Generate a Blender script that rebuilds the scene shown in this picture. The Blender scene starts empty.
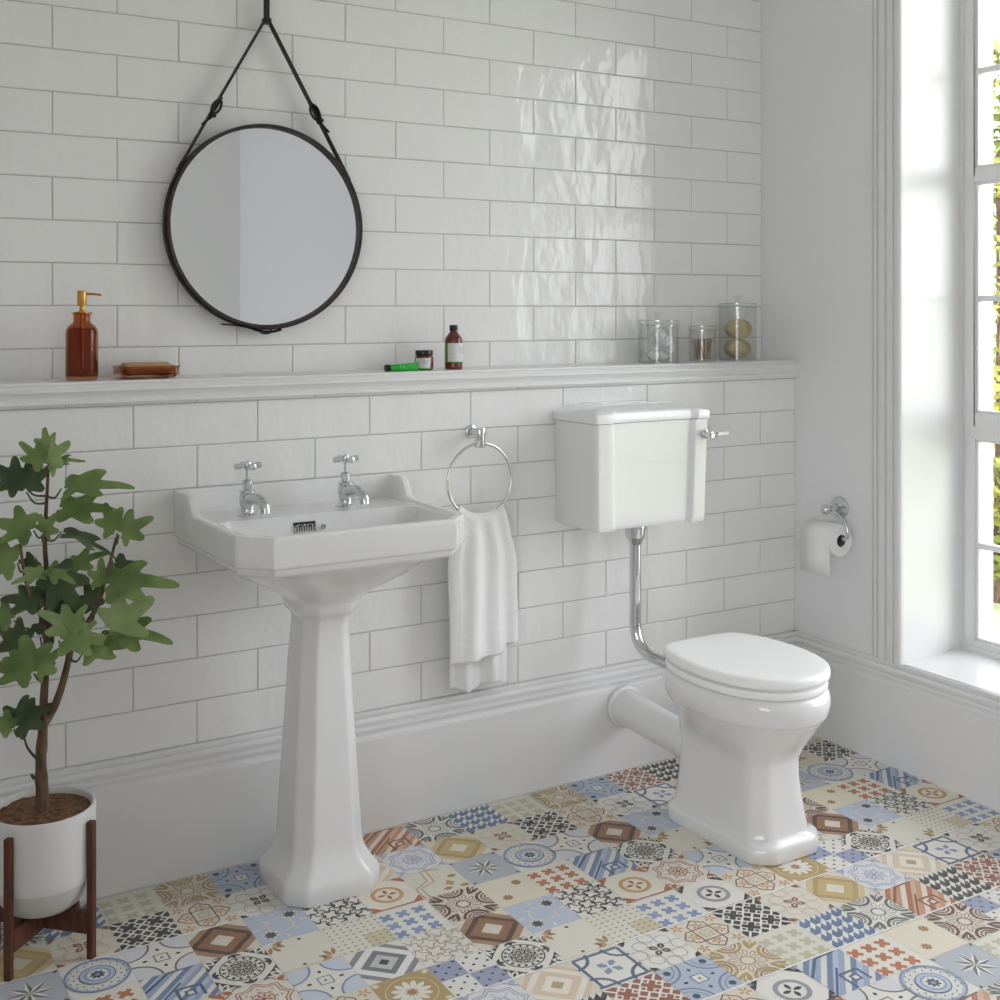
import bpy, bmesh, math, random
from mathutils import Vector, Matrix, noise
random.seed(7)
PI = math.pi
sc = bpy.context.scene
col = sc.collection

# ------------------------------------------------------------------ helpers
def lin(c):
    c = c / 255.0
    return c / 12.92 if c <= 0.04045 else ((c + 0.055) / 1.055) ** 2.4
def RGB(r, g, b): return (lin(r), lin(g), lin(b), 1.0)

def mat(name, color, rough=0.5, metal=0.0, trans=0.0, ior=1.45, coat=0.0, spec=0.5, bump=None, sss=0.0, var=None):
    m = bpy.data.materials.new(name); m.use_nodes = True
    nt = m.node_tree; b = nt.nodes['Principled BSDF']
    b.inputs['Base Color'].default_value = color
    b.inputs['Roughness'].default_value = rough
    b.inputs['Metallic'].default_value = metal
    b.inputs['Transmission Weight'].default_value = trans
    b.inputs['IOR'].default_value = ior
    b.inputs['Coat Weight'].default_value = coat
    b.inputs['Coat Roughness'].default_value = 0.03
    b.inputs['Specular IOR Level'].default_value = spec
    tc = nt.nodes.new('ShaderNodeTexCoord')
    if bump:
        scale, dist, strength, stretch = bump
        mp = nt.nodes.new('ShaderNodeMapping'); mp.inputs['Scale'].default_value = stretch
        nz = nt.nodes.new('ShaderNodeTexNoise'); nz.inputs['Scale'].default_value = scale; nz.inputs['Detail'].default_value = 3
        bp = nt.nodes.new('ShaderNodeBump'); bp.inputs['Distance'].default_value = dist; bp.inputs['Strength'].default_value = strength
        nt.links.new(tc.outputs['Object'], mp.inputs['Vector']); nt.links.new(mp.outputs[0], nz.inputs['Vector'])
        nt.links.new(nz.outputs['Fac'], bp.inputs['Height']); nt.links.new(bp.outputs[0], b.inputs['Normal'])
    if var:
        scale, c2, stretch = var
        mp = nt.nodes.new('ShaderNodeMapping'); mp.inputs['Scale'].default_value = stretch
        nz = nt.nodes.new('ShaderNodeTexNoise'); nz.inputs['Scale'].default_value = scale; nz.inputs['Detail'].default_value = 5
        rp = nt.nodes.new('ShaderNodeValToRGB'); rp.color_ramp.elements[0].position = 0.35; rp.color_ramp.elements[1].position = 0.65
        rp.color_ramp.elements[0].color = color; rp.color_ramp.elements[1].color = c2
        nt.links.new(tc.outputs['Object'], mp.inputs['Vector']); nt.links.new(mp.outputs[0], nz.inputs['Vector'])
        nt.links.new(nz.outputs['Fac'], rp.inputs['Fac']); nt.links.new(rp.outputs['Color'], b.inputs['Base Color'])
    return m

M = {}
M['ceramic'] = mat('white_ceramic', RGB(229, 229, 229), 0.10, coat=0.5)
M['tile'] = mat('white_glazed_tile', RGB(232, 232, 231), 0.09, bump=(5.0, 0.020, 0.36, (1.9, 1, 1.1)), coat=0.0)
M['grout'] = mat('grey_grout', RGB(186, 186, 184), 0.9)
M['paint_wall'] = mat('grey_wall_paint', RGB(230, 230, 231), 0.75, bump=(180, 0.0004, 0.2, (1, 1, 1)))
M['paint_white'] = mat('white_satin_paint', RGB(227, 227, 227), 0.30)
M['ceiling'] = mat('white_ceiling_paint', RGB(238, 238, 236), 0.8)
M['seat'] = mat('white_seat_plastic', RGB(248, 248, 248), 0.25)
M['chrome'] = mat('polished_chrome', RGB(215, 216, 218), 0.06, metal=1.0)
M['mirror'] = mat('mirror_glass', RGB(225, 227, 227), 0.0, metal=1.0)
M['leather'] = mat('black_leather', RGB(24, 22, 22), 0.5, bump=(400, 0.0006, 0.4, (1, 1, 1)))
M['leather_edge'] = mat('worn_leather_edge', RGB(34, 30, 29), 0.5, var=(24, RGB(56, 42, 35), (1, 1, 1)))
M['brass'] = mat('brushed_brass', RGB(206, 160, 84), 0.28, metal=1.0)
M['amber'] = mat('amber_glass', RGB(208, 150, 116), 0.02, trans=1.0, ior=1.3)
M['amber_dark'] = mat('dark_amber_plastic', RGB(104, 40, 30), 0.12, coat=0.5)
M['soap_liquid'] = mat('brown_soap_liquid', RGB(120, 62, 40), 0.2)
M['soap'] = mat('olive_soap', RGB(186, 152, 104), 0.5)
M['blackcap'] = mat('black_plastic_cap', RGB(30, 30, 32), 0.3)
M['label'] = mat('white_paper_label', RGB(214, 214, 212), 0.6)
M['green'] = mat('green_print', RGB(24, 160, 50), 0.4)
M['green_light'] = mat('light_green_band', RGB(90, 196, 100), 0.4)
M['inkgrey'] = mat('grey_ink', RGB(140, 140, 142), 0.6)
M['glass'] = mat('clear_glass', (1, 1, 1, 1), 0.01, trans=1.0, ior=1.25)
M['cotton'] = mat('cotton_wool', RGB(222, 222, 222), 0.9, bump=(120, 0.003, 0.8, (1, 1, 1)))
M['swab'] = mat('bamboo_stick', RGB(150, 112, 74), 0.7)
M['sponge'] = mat('natural_sponge', RGB(204, 190, 150), 0.95, bump=(90, 0.004, 0.9, (1, 1, 1)), var=(18, RGB(176, 158, 112), (1, 1, 1)))
M['towel'] = mat('white_terry_towel', RGB(238, 238, 238), 0.95, bump=(420, 0.0025, 0.9, (1, 1, 1)))
M['paper'] = mat('white_tissue', RGB(238, 238, 238), 0.9, bump=(160, 0.0005, 0.4, (1, 1, 1)))
M['core'] = mat('grey_cardboard', RGB(110, 106, 102), 0.9)
M['pot'] = mat('white_glazed_pot', RGB(214, 213, 212), 0.35)
M['pot_base'] = mat('raw_grey_pot_base', RGB(196, 194, 190), 0.6)
M['soil'] = mat('bark_soil', RGB(92, 62, 44), 0.95, bump=(160, 0.006, 1.0, (1, 1, 1)), var=(90, RGB(140, 104, 76), (1, 1, 1)))
M['walnut'] = mat('walnut_wood', RGB(96, 54, 36), 0.45, var=(14, RGB(70, 38, 27), (6, 6, 1)))
M['bark'] = mat('brown_bark', RGB(112, 90, 72), 0.85, bump=(90, 0.003, 0.8, (1, 1, .35)), var=(60, RGB(74, 56, 44), (1, 1, .3)))
M['stalk'] = mat('green_stalk', RGB(76, 84, 44), 0.6)
M['slot'] = mat('dark_overflow_slot', RGB(22, 22, 22), 0.5)
M['lawn'] = mat('lawn_grass', RGB(124, 136, 92), 0.9, var=(3, RGB(165, 168, 135), (1, 1, 1)))
M['hedge'] = mat('hedge_leaf', RGB(84, 108, 50), 0.6, var=(2.2, RGB(160, 150, 66), (1, 1, 1)))

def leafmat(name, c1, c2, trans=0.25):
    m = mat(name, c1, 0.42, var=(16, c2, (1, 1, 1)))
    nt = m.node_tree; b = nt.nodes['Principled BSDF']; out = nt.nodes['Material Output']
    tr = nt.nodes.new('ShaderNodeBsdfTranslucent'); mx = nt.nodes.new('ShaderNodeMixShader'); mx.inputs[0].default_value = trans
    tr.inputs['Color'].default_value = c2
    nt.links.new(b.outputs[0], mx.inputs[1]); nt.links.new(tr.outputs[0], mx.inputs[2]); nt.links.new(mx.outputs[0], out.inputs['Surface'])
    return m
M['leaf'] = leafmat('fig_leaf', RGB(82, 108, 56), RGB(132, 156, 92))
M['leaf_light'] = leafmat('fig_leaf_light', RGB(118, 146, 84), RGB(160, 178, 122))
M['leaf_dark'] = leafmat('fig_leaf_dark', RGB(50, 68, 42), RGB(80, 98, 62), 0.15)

# thin window glass: clear pane with a faint reflection
m = bpy.data.materials.new('window_glass'); m.use_nodes = True; nt = m.node_tree
for n in list(nt.nodes):
    if n.type != 'OUTPUT_MATERIAL': nt.nodes.remove(n)
tb = nt.nodes.new('ShaderNodeBsdfTransparent'); gb = nt.nodes.new('ShaderNodeBsdfGlossy'); gb.inputs['Roughness'].default_value = 0.0
fr = nt.nodes.new('ShaderNodeFresnel'); fr.inputs['IOR'].default_value = 1.2; mx = nt.nodes.new('ShaderNodeMixShader')
nt.links.new(fr.outputs[0], mx.inputs[0]); nt.links.new(tb.outputs[0], mx.inputs[1]); nt.links.new(gb.outputs[0], mx.inputs[2])
nt.links.new(mx.outputs[0], nt.nodes['Material Output'].inputs['Surface'])
M['pane'] = m
# thin clear jar glass
m = bpy.data.materials.new('thin_jar_glass'); m.use_nodes = True; nt = m.node_tree
for n in list(nt.nodes):
    if n.type != 'OUTPUT_MATERIAL': nt.nodes.remove(n)
tb = nt.nodes.new('ShaderNodeBsdfTransparent'); tb.inputs[0].default_value = (.955, .96, .955, 1)
gb = nt.nodes.new('ShaderNodeBsdfGlossy'); gb.inputs['Roughness'].default_value = 0.02
lw = nt.nodes.new('ShaderNodeLayerWeight'); lw.inputs['Blend'].default_value = .5; pw = nt.nodes.new('ShaderNodeMath'); pw.operation = 'POWER'; pw.inputs[1].default_value = 3.5
ma = nt.nodes.new('ShaderNodeMath'); ma.operation = 'MULTIPLY_ADD'; ma.inputs[1].default_value = .38; ma.inputs[2].default_value = .05; mx = nt.nodes.new('ShaderNodeMixShader')
nt.links.new(lw.outputs['Facing'], pw.inputs[0]); nt.links.new(pw.outputs[0], ma.inputs[0])
nt.links.new(ma.outputs[0], mx.inputs[0]); nt.links.new(tb.outputs[0], mx.inputs[1]); nt.links.new(gb.outputs[0], mx.inputs[2])
nt.links.new(mx.outputs[0], nt.nodes['Material Output'].inputs['Surface'])
M['jar'] = m

def smooth(o, ang=35):
    me = o.data
    for p in me.polygons: p.use_smooth = True
    try: me.set_sharp_from_angle(angle=math.radians(ang))
    except Exception: pass

class MB:
    def __init__(s): s.v = []; s.f = []; s.mi = []; s.mats = []
    def _m(s, mt):
        if mt is None: return 0
        if mt not in s.mats: s.mats.append(mt)
        return s.mats.index(mt)
    def add(s, vs, fs, mt=None):
        b = len(s.v); s.v += [tuple(v) for v in vs]; k = s._m(mt)
        for f in fs: s.f.append([i + b for i in f]); s.mi.append(k)
    def box(s, x0, x1, y0, y1, z0, z1, mt=None):
        s.add([(x0,y0,z0),(x1,y0,z0),(x1,y1,z0),(x0,y1,z0),(x0,y0,z1),(x1,y0,z1),(x1,y1,z1),(x0,y1,z1)],
              [(0,3,2,1),(4,5,6,7),(0,1,5,4),(1,2,6,5),(2,3,7,6),(3,0,4,7)], mt)
    def loft(s, rings, cap0=True, cap1=True, mt=None, closed=True):
        n = len(rings[0]); vs = [p for r in rings for p in r]; fs = []
        for k in range(len(rings) - 1):
            for i in range(n if closed else n - 1):
                j = (i + 1) % n
                fs.append((k*n+i, k*n+j, (k+1)*n+j, (k+1)*n+i))
        if cap0: fs.append(tuple(reversed(range(n))))
        if cap1: fs.append(tuple(range((len(rings)-1)*n, len(rings)*n)))
        s.add(vs, fs, mt)
    def lathe(s, prof, c=(0,0,0), n=32, mt=None, axis='z', cap0=True, cap1=True, sy=1.0):
        rings = []
        for r, h in prof:
            ring = []
            for i in range(n):
                a = 2*PI*i/n
                p = (r*math.cos(a), r*sy*math.sin(a), h)
                if axis == 'y': p = (p[0], p[2], -p[1])   # height along +y
                if axis == 'x': p = (p[2], p[0], p[1])
                ring.append((c[0]+p[0], c[1]+p[1], c[2]+p[2]))
            rings.append(ring)
        s.loft(rings, cap0, cap1, mt)
    def tube(s, pts, rad, n=12, mt=None, closed=False, flat=1.0, up=None):
        P = [Vector(p) for p in pts]; R = rad if isinstance(rad, (list, tuple)) else [rad]*len(P)
        rings = []; u = None
        for i, p in enumerate(P):
            a = P[i-1] if (i > 0 or closed) else P[i]; b = P[(i+1) % len(P)] if (i < len(P)-1 or closed) else P[i]
            t = (b - a).normalized()
            if u is None:
                u = Vector(up) if up else (Vector((0,0,1)) if abs(t.z) < .9 else Vector((1,0,0)))
            if up: u = Vector(up)
            u = (u - t*u.dot(t)).normalized(); w = t.cross(u)
            rings.append([tuple(p + u*(R[i]*flat*math.cos(2*PI*k/n)) + w*(R[i]*math.sin(2*PI*k/n))) for k in range(n)])
        if closed: rings.append(rings[0]); s.loft(rings, False, False, mt)
        else: s.loft(rings, True, True, mt)
    def obj(s, name, mt=None, parent=None, sm=35, bevel=0, loc=None, fixn=True):
        me = bpy.data.meshes.new(name); me.from_pydata(s.v, [], s.f)
        ms = s.mats if s.mats else [mt]
        for q in ms: me.materials.append(q)
        for p, k in zip(me.polygons, s.mi): p.material_index = k
        o = bpy.data.objects.new(name, me); col.objects.link(o)
        if fixn:
            bm = bmesh.new(); bm.from_mesh(me)
            bmesh.ops.remove_doubles(bm, verts=bm.verts, dist=1e-6)
            bmesh.ops.recalc_face_normals(bm, faces=bm.faces); bm.to_mesh(me); bm.free()
        if bevel:
            md = o.modifiers.new('bevel', 'BEVEL'); md.width = bevel; md.segments = 3; md.limit_method = 'ANGLE'; md.angle_limit = math.radians(40)
        if sm: smooth(o, sm)
        if parent is not None:
            o.parent = parent; o.matrix_parent_inverse = parent.matrix_world.inverted()
        return o

def thing(name, loc, label, cat, group=None):
    o = bpy.data.objects.new(name, None); col.objects.link(o); o.location = loc; o.empty_display_size = 0.02
    o.matrix_world = Matrix.Translation(loc)
    o['label'] = label; o['category'] = cat
    if group: o['group'] = group
    return o
def struct(o): o['kind'] = 'structure'; return o

def octring(cx, cy, hx, yb, yf, ch, p, z, n=72, chb=None):
    """soft octagon ring around (cx,cy): half width hx, back y=yb, front y=yf, chamfer ch (front), chb (back)"""
    chb = ch if chb is None else chb
    b, f = yb - cy, cy - yf
    s2 = math.sqrt(.5)
    pl = [((1,0),hx),((-1,0),hx),((0,1),b),((0,-1),f),((s2,-s2),(hx+f-ch)*s2),((-s2,-s2),(hx+f-ch)*s2),((s2,s2),(hx+b-chb)*s2),((-s2,s2),(hx+b-chb)*s2)]
    out = []
    for i in range(n):
        a = 2*PI*(i+.5)/n; d = (math.cos(a), math.sin(a)); t = 0
        for nn, c in pl:
            q = (nn[0]*d[0]+nn[1]*d[1])/c
            if q > 0: t += q**p
        r = t**(-1/p); out.append((cx+r*d[0], cy+r*d[1], z))
    return out
def lerp(a, b, t): return a+(b-a)*t
def mixring(A, B, t, z): return [(lerp(a[0],b[0],t), lerp(a[1],b[1],t), z) for a, b in zip(A, B)]
def sstep(a, b, x):
    t = min(1, max(0, (x-a)/(b-a))); return t*t*(3-2*t)
def crv(pts, n=8):
    """Catmull-Rom through pts"""
    P = [Vector(p) for p in pts]; P = [P[0]*2-P[1]] + P + [P[-1]*2-P[-2]]; out = []
    for i in range(1, len(P)-2):
        for k in range(n):
            t = k/n; a, b, c, d = P[i-1:i+3]
            out.append(0.5*((2*b)+(c-a)*t+(2*a-5*b+4*c-d)*t*t+(3*b-a-3*c+d)*t**3))
    out.append(P[-2]); return out

# ------------------------------------------------------------------ room
H = 1.3417
RX0, RY0, RZ = -4.1, -5.18, 2.78      # left wall, wall behind the camera, ceiling
REC = 0.155                            # recess of the upper wall
TP, TR, TG = 0.302, 0.102, 0.0026
def tiles(mb, y, z0, zoff, zmax, half0, xmin):
    """bevelled glazed tiles standing on a wall plane; every tile has its own tiny tilt"""
    k = 0; z = zoff
    while z < zmax:
        x = 0.0; first = True
        half = (k % 2 == 0) == half0
        while x > xmin:
            w = TP/2 if (first and half) else TP
            xa, xb = x-w, x; first = False; x -= w
            za, zb = max(z, z0), min(z+TR, zmax)
            if zb-za < .006: continue
            if xb > -0.001: xb = 0.0
            g = TG/2; x0, x1, a, b = xa+g, xb-g, za+g, zb-g
            t = [random.uniform(-.0005, .0005) for _ in range(4)]
            e = .0022
            v = [(x0,y,a),(x1,y,a),(x1,y,b),(x0,y,b),
                 (x0,y-.0036,a),(x1,y-.0036,a),(x1,y-.0036,b),(x0,y-.0036,b),
                 (x0+e,y-.0048+t[0],a+e),(x1-e,y-.0048+t[1],a+e),(x1-e,y-.0048+t[2],b-e),(x0+e,y-.0048+t[3],b-e)]
            f = [(8,9,10,11),(4,5,9,8),(5,6,10,9),(6,7,11,10),(7,4,8,11),(0,1,5,4),(1,2,6,5),(2,3,7,6),(3,0,4,7)]
            mb.add(v, f, M['tile'])
        k += 1; z += TR
mb = MB()
mb.box(RX0, 0, .0024, REC+.2, 0, 1.165, M['grout'])
tiles(mb, .0048, .29, .300, 1.135, True, -4.0)
mb.box(RX0, 0, REC+.0024, REC+.2, 1.165, RZ, M['grout'])
tiles(mb, REC+.0048, 1.168, 1.3484-2*TR, RZ, True, -4.0)
struct(mb.obj('wall_back', sm=0))

WY0, WY1, WZ0, WZ1 = -.405, -1.76, .300, 2.50     # window opening
TH = .39
mb = MB()
P = M['paint_wall']
mb.box(0, TH, WY0, REC+.2, 0, RZ, P)
mb.box(0, TH, RY0, WY1, 0, RZ, P)
mb.box(0, TH, WY1, WY0, 0, WZ0-.03, P)
mb.box(0, TH, WY1, WY0, WZ1, RZ, P)
struct(mb.obj('wall_right', sm=0))
VY0, VY1, VZ0, VZ1 = -2.95, -4.95, .55, 2.50     # opening for an added, unseen window in the left wall, for fill light
mb = MB()
mb.box(RX0-.25, RX0, VY0, REC+.2, 0, RZ, P); mb.box(RX0-.25, RX0, RY0, VY1, 0, RZ, P)
mb.box(RX0-.25, RX0, VY1, VY0, 0, VZ0, P); mb.box(RX0-.25, RX0, VY1, VY0, VZ1, RZ, P)
struct(mb.obj('wall_left', sm=0))
mb = MB(); mb.box(RX0-.1, TH, RY0-.1, RY0, 0, RZ); struct(mb.obj('wall_front', M['ceiling'], sm=0))
mb = MB(); mb.box(RX0-.1, TH, RY0-.1, REC+.2, RZ, RZ+.1); struct(mb.obj('ceiling', M['ceiling'], sm=0))
# white lining of the window opening and its sill board
mb = MB()
mb.loft([[(0,WY0-.028,z),(.286,WY0-.001,z),(.286,WY0+.001,z),(0,WY0+.001,z)] for z in (WZ0,WZ1)])
mb.box(.0, .286, WY1-.001, WY1+.004, WZ0, WZ1)
mb.box(.0, .286, WY1, WY0, WZ1-.004, WZ1+.001)
mb.box(.33, TH+.02, WY0-.028, WY0+.02, WZ0-.05, WZ1+.02)
struct(mb.obj('trim_1', M['paint_white'], sm=0))
mb = MB(); mb.box(-.006, TH+.05, WY1, WY0, WZ0-.032, WZ0)
struct(mb.obj('trim_2', M['paint_white'], sm=0, bevel=.002))

def extrude_prof(mb, prof, p0, p1, out, mt=None):
    """profile (d,z) pushed out from the wall along 'out', swept p0->p1"""
    A = [(p0[0]+out[0]*d, p0[1]+out[1]*d, z) for d, z in prof]; B = [(p1[0]+out[0]*d, p1[1]+out[1]*d, z) for d, z in prof]
    mb.loft([A, B], True, True, mt)
SK = [(-.002,.300),(.010,.300),(.0115,.2985),(.0115,.2915),(.0085,.290),(.0085,.2875),(.0165,.2865),(.0195,.2825),(.0205,.277),(.0185,.2715),(.0145,.2685),(.0145,.2655),(.0235,.2645),(.0245,.263),(.0245,.2565),(.0185,.2530),(.0165,.2470),(.0165,.2420),(.0195,.2375),(.0275,.2350),(.0285,.2335),(.028,.230),(.028,.0),(-.002,.0)]
mb = MB(); extrude_prof(mb, SK, (RX0, 0), (0, 0), (0, -1)); struct(mb.obj('baseboard_back', M['paint_white'], sm=14))
mb = MB()
SKR = [(d, z - (0.0 if z < .299 else 0.0)) for d, z in SK]
extrude_prof(mb, SKR, (0, 0), (0, RY0), (-1, 0)); struct(mb.obj('baseboard_right', M['paint_white'], sm=14))
mb = MB(); extrude_prof(mb, SK, (RX0, RY0), (RX0, REC), (1, 0)); struct(mb.obj('baseboard_left', M['paint_white'], sm=25))
mb = MB(); extrude_prof(mb, SK, (0, RY0), (RX0, RY0), (0, 1)); struct(mb.obj('baseboard_front', M['paint_white'], sm=25))

# ledge capping the lower wall
SH = [(-REC-.0,1.175),(.003,1.175),(.0055,1.1735),(.0055,1.1700),(.0045,1.1690),(.0110,1.1665),(.0140,1.1625),(.0150,1.1605),(.0245,1.1600),(.0260,1.1580),(.0260,1.1535),(.0245,1.1515),(.0200,1.1510),(.0175,1.1460),(.0135,1.1400),(.0125,1.1365),(.0125,1.1350),(.0195,1.1340),(.0195,1.1260),(.0180,1.1245),(-.001,1.1245),(-.001,1.16),(-REC,1.16)]
mb = MB(); extrude_prof(mb, SH, (RX0, 0), (0, 0), (0, -1)); struct(mb.obj('trim_3', M['paint_white'], sm=14))

# architrave beside the window: reeded board swept vertically
AR = [(0,0),(.013,0),(.015,.002),(.015,.010),(.006,.0115),(.006,.0145),(.015,.016),(.015,.024),(.005,.0255),(.005,.0300),(.014,.032),(.016,.036),(.016,.056),(.006,.0580),(.006,.0625),(.015,.065),(.015,.084),(.007,.086),(.007,.0905),(.016,.093),(.019,.098),(.019,.112),(.013,.116),(0,.116)]
def architrave(name, y0, s, z0, z1):
    mb = MB(); A = [(-d, y0-s*t, z0) for d, t in AR]; B = [(-d, y0-s*t, z1) for d, t in AR]; mb.loft([A, B]); return struct(mb.obj(name, M['paint_white'], sm=14))
architrave('trim_4', -.3225, 1, .3005, WZ1+.10)
architrave('trim_5', WY1-.090, -1, .3005, WZ1+.10)
mb = MB(); A = [(-d, WY0, WZ1+.083-t+.02) for d, t in AR]; B = [(-d, WY1, WZ1+.083-t+.02) for d, t in AR]; mb.loft([A, B]); struct(mb.obj('trim_6', M['paint_white'], sm=30))

# window: frame, sashes with glazing bars, panes
W = thing('window_1', (.30, (WY0+WY1)/2, WZ0), 'x', 'window'); del W['label']; del W['category']; W['kind'] = 'structure'
X0, X1 = .286, .336
mb = MB()
fy0, fy1 = WY0, WY1
mb.box(X0, X1, fy0-.014, fy0, WZ0, WZ1); mb.box(X0, X1, fy1, fy1+.014, WZ0, WZ1)
mb.box(X0, X1, fy1+.014, fy0-.014, WZ0, WZ0+.014); mb.box(X0, X1, fy1+.014, fy0-.014, WZ1-.014, WZ1)
mb.obj('window_frame', M['paint_white'], W, sm=0, bevel=.002)
def sash(name, z0, z1, bar, rb, rt):
    mb = MB()
    ya, yb = fy0-.014, fy1+.014
    for (a, b, c, d) in ((ya-.036, ya, z0, z1), (yb, yb+.036, z0, z1), (yb+.036, ya-.036, z0, z0+rb), (yb+.036, ya-.036, z1-rt, z1)):
        mb.box(X0+.006, X1-.006, min(a,b), max(a,b), c, d)
    # stepped ovolo inside the sash
    for (a, b, c, d) in ((ya-.044, ya-.036, z0+rb, z1-rt), (yb+.036, yb+.044, z0+rb, z1-rt), (yb+.044, ya-.044, z0+rb, z0+rb+.008), (yb+.044, ya-.044, z1-rt-.008, z1-rt)):
        mb.box(X0+.013, X1-.013, min(a,b), max(a,b), c, d)
    o = mb.obj(name, M['paint_white'], W, sm=0, bevel=.002)
    mb = MB(); gb = .009
    for yy in (lerp(ya, yb, 1/3), lerp(ya, yb, 2/3)): mb.box(X0+.012, X1-.012, yy-gb, yy+gb, z0+rb, z1-rt)
    mb.box(X0+.012, X1-.012, yb+.036, ya-.036, bar-gb, bar+gb)
    g = mb.obj('glazing_bars', M['paint_white'], o, sm=0, bevel=.003)
    mb = MB(); mb.box(X0+.023, X0+.027, yb+.02, ya-.02, z0+rb*.6, z1-rt*.6); mb.obj('pane', M['pane'], o, sm=0)
W2 = thing('fill_window', (RX0-.2, (VY0+VY1)/2, VZ0), 'x', 'window'); del W2['label']; del W2['category']; W2['kind'] = 'structure'  # added window behind the camera, put in to brighten the room
mb = MB()
for a, b, c, d in ((VY0-.05, VY0, VZ0, VZ1), (VY1, VY1+.05, VZ0, VZ1), (VY1+.05, VY0-.05, VZ0, VZ0+.05), (VY1+.05, VY0-.05, VZ1-.05, VZ1), ((VY0+VY1)/2-.025, (VY0+VY1)/2+.025, VZ0+.05, VZ1-.05)):
    mb.box(RX0-.23, RX0-.18, a, b, c, d)
mb.obj('window_frame', M['paint_white'], W2, sm=0, bevel=.002)
mb = MB(); mb.box(RX0-.207, RX0-.203, VY1+.05, VY0-.05, VZ0+.05, VZ1-.05); mb.obj('pane', M['pane'], W2, sm=0)
sash('sash_bottom', WZ0+.014, .985, .621, .020, .040)
sash('sash_middle', .985, 1.747, 1.372, .040, .022)
sash('sash_top', 1.747, WZ1-.014, 2.063, .022, .040)

# ------------------------------------------------------------------ floor: patchwork of printed tiles, drawn as inlaid shapes
w_=(229,226,216); cr=(224,216,198); bk=(58,58,56); gr=(140,142,146); lg=(196,198,202); bl=(92,120,164); mb_=(128,152,190); lb=(178,194,216); db=(54,76,112)
orr=(196,106,58); lo=(212,158,96); brn=(146,84,50); dbr=(88,56,40); ye=(190,158,92); ly=(216,194,140); ol=(200,196,160); rd=(166,92,66); lav=(156,164,204); pk=(222,196,170); gd=(178,132,62)
class Pat:
    def __init__(s, bg): s.L = []; s.poly([(-1,-1),(1,-1),(1,1),(-1,1)], bg); s.tr = None
    def _clip(s, pts):
        S = .992
        for ax, sg in ((0,1),(0,-1),(1,1),(1,-1)):
            out = []
            for i in range(len(pts)):
                a, b = pts[i], pts[(i+1) % len(pts)]
                da, db2 = S-sg*a[ax], S-sg*b[ax]
                if da >= 0: out.append(a)
                if (da >= 0) != (db2 >= 0):
                    t = da/(da-db2); out.append((a[0]+(b[0]-a[0])*t, a[1]+(b[1]-a[1])*t))
            pts = out
            if len(pts) < 3: return None
        return pts
    def poly(s, pts, c):
        q = s._clip(list(pts))
        if q:
            A = sum(q[i][0]*q[(i+1)%len(q)][1]-q[(i+1)%len(q)][0]*q[i][1] for i in range(len(q)))
            if abs(A) < 1e-5: return
            if A < 0: q.reverse()
            s.L.append((q, c))
    def line(s, p, q, w, c):
        d = Vector((q[0]-p[0], q[1]-p[1])); l = d.length
        if l < 1e-6: return
        n = Vector((-d.y, d.x))/l*w/2
        s.poly([(p[0]+n.x,p[1]+n.y),(p[0]-n.x,p[1]-n.y),(q[0]-n.x,q[1]-n.y),(q[0]+n.x,q[1]+n.y)], c)
    def pl(s, pts, w, c, closed=False):
        for i in range(len(pts)-(0 if closed else 1)): s.line(pts[i], pts[(i+1)%len(pts)], w, c)
    def disc(s, x, y, r, c, n=16, a0=0): s.poly([(x+r*math.cos(a0+2*PI*i/n), y+r*math.sin(a0+2*PI*i/n)) for i in range(n)], c)
    def ring(s, x, y, r, w, c, n=24, a0=0, a1=2*PI):
        for i in range(n):
            a, b = a0+(a1-a0)*i/n, a0+(a1-a0)*(i+1)/n
            s.poly([(x+(r-w/2)*math.cos(a), y+(r-w/2)*math.sin(a)), (x+(r+w/2)*math.cos(a), y+(r+w/2)*math.sin(a)),
                    (x+(r+w/2)*math.cos(b), y+(r+w/2)*math.sin(b)), (x+(r-w/2)*math.cos(b), y+(r-w/2)*math.sin(b))], c)
    def petal(s, x, y, l, w, a, c, off=0.0):
        d = (math.cos(a), math.sin(a)); n = (-d[1], d[0]); P = []
        for t, k in ((0,0),(.3,.8),(.55,1),(.8,.75),(1,0),(.8,-.75),(.55,-1),(.3,-.8)):
            P.append((x+d[0]*(off+l*t)+n[0]*w/2*k, y+d[1]*(off+l*t)+n[1]*w/2*k))
        s.poly(P, c)
    def dia(s, r, c): s.poly([(r,0),(0,r),(-r,0),(0,-r)], c)
    def sq(s, x, y, r, c, a=0): s.disc(x, y, r*math.sqrt(2), c, 4, PI/4+a)
    def cross(s, x, y, r, w, c, a=0):
        for k in range(4):
            d = (math.cos(a+k*PI/2), math.sin(a+k*PI/2)); s.line((x, y), (x+d[0]*r, y+d[1]*r), w, c)
D4 = [(1,1),(1,-1),(-1,-1),(-1,1)]
def lattice(c):
    p = Pat(c)
    for k in (-1.5,-1,-.5,0,.5,1,1.5):
        p.line((-1.2, k*.9+1.2), (1.2, k*.9-1.2), .085, w_); p.line((-1.2, k*.9-1.2), (1.2, k*.9+1.2), .085, w_)
    for x, y in ((.45,0),(-.45,0),(0,.45),(0,-.45),(.9,.45),(-.9,.45),(.9,-.45),(-.9,-.45),(.45,.9),(-.45,.9),(.45,-.9),(-.45,-.9)):
        pass
    for x in (-.45,.45):
        for y in (-.45,.45):
            p.cross(x, y, .36, .30, w_, PI/4)
            p.cross(x, y, .31, .20, c, PI/4)
    return p
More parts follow.
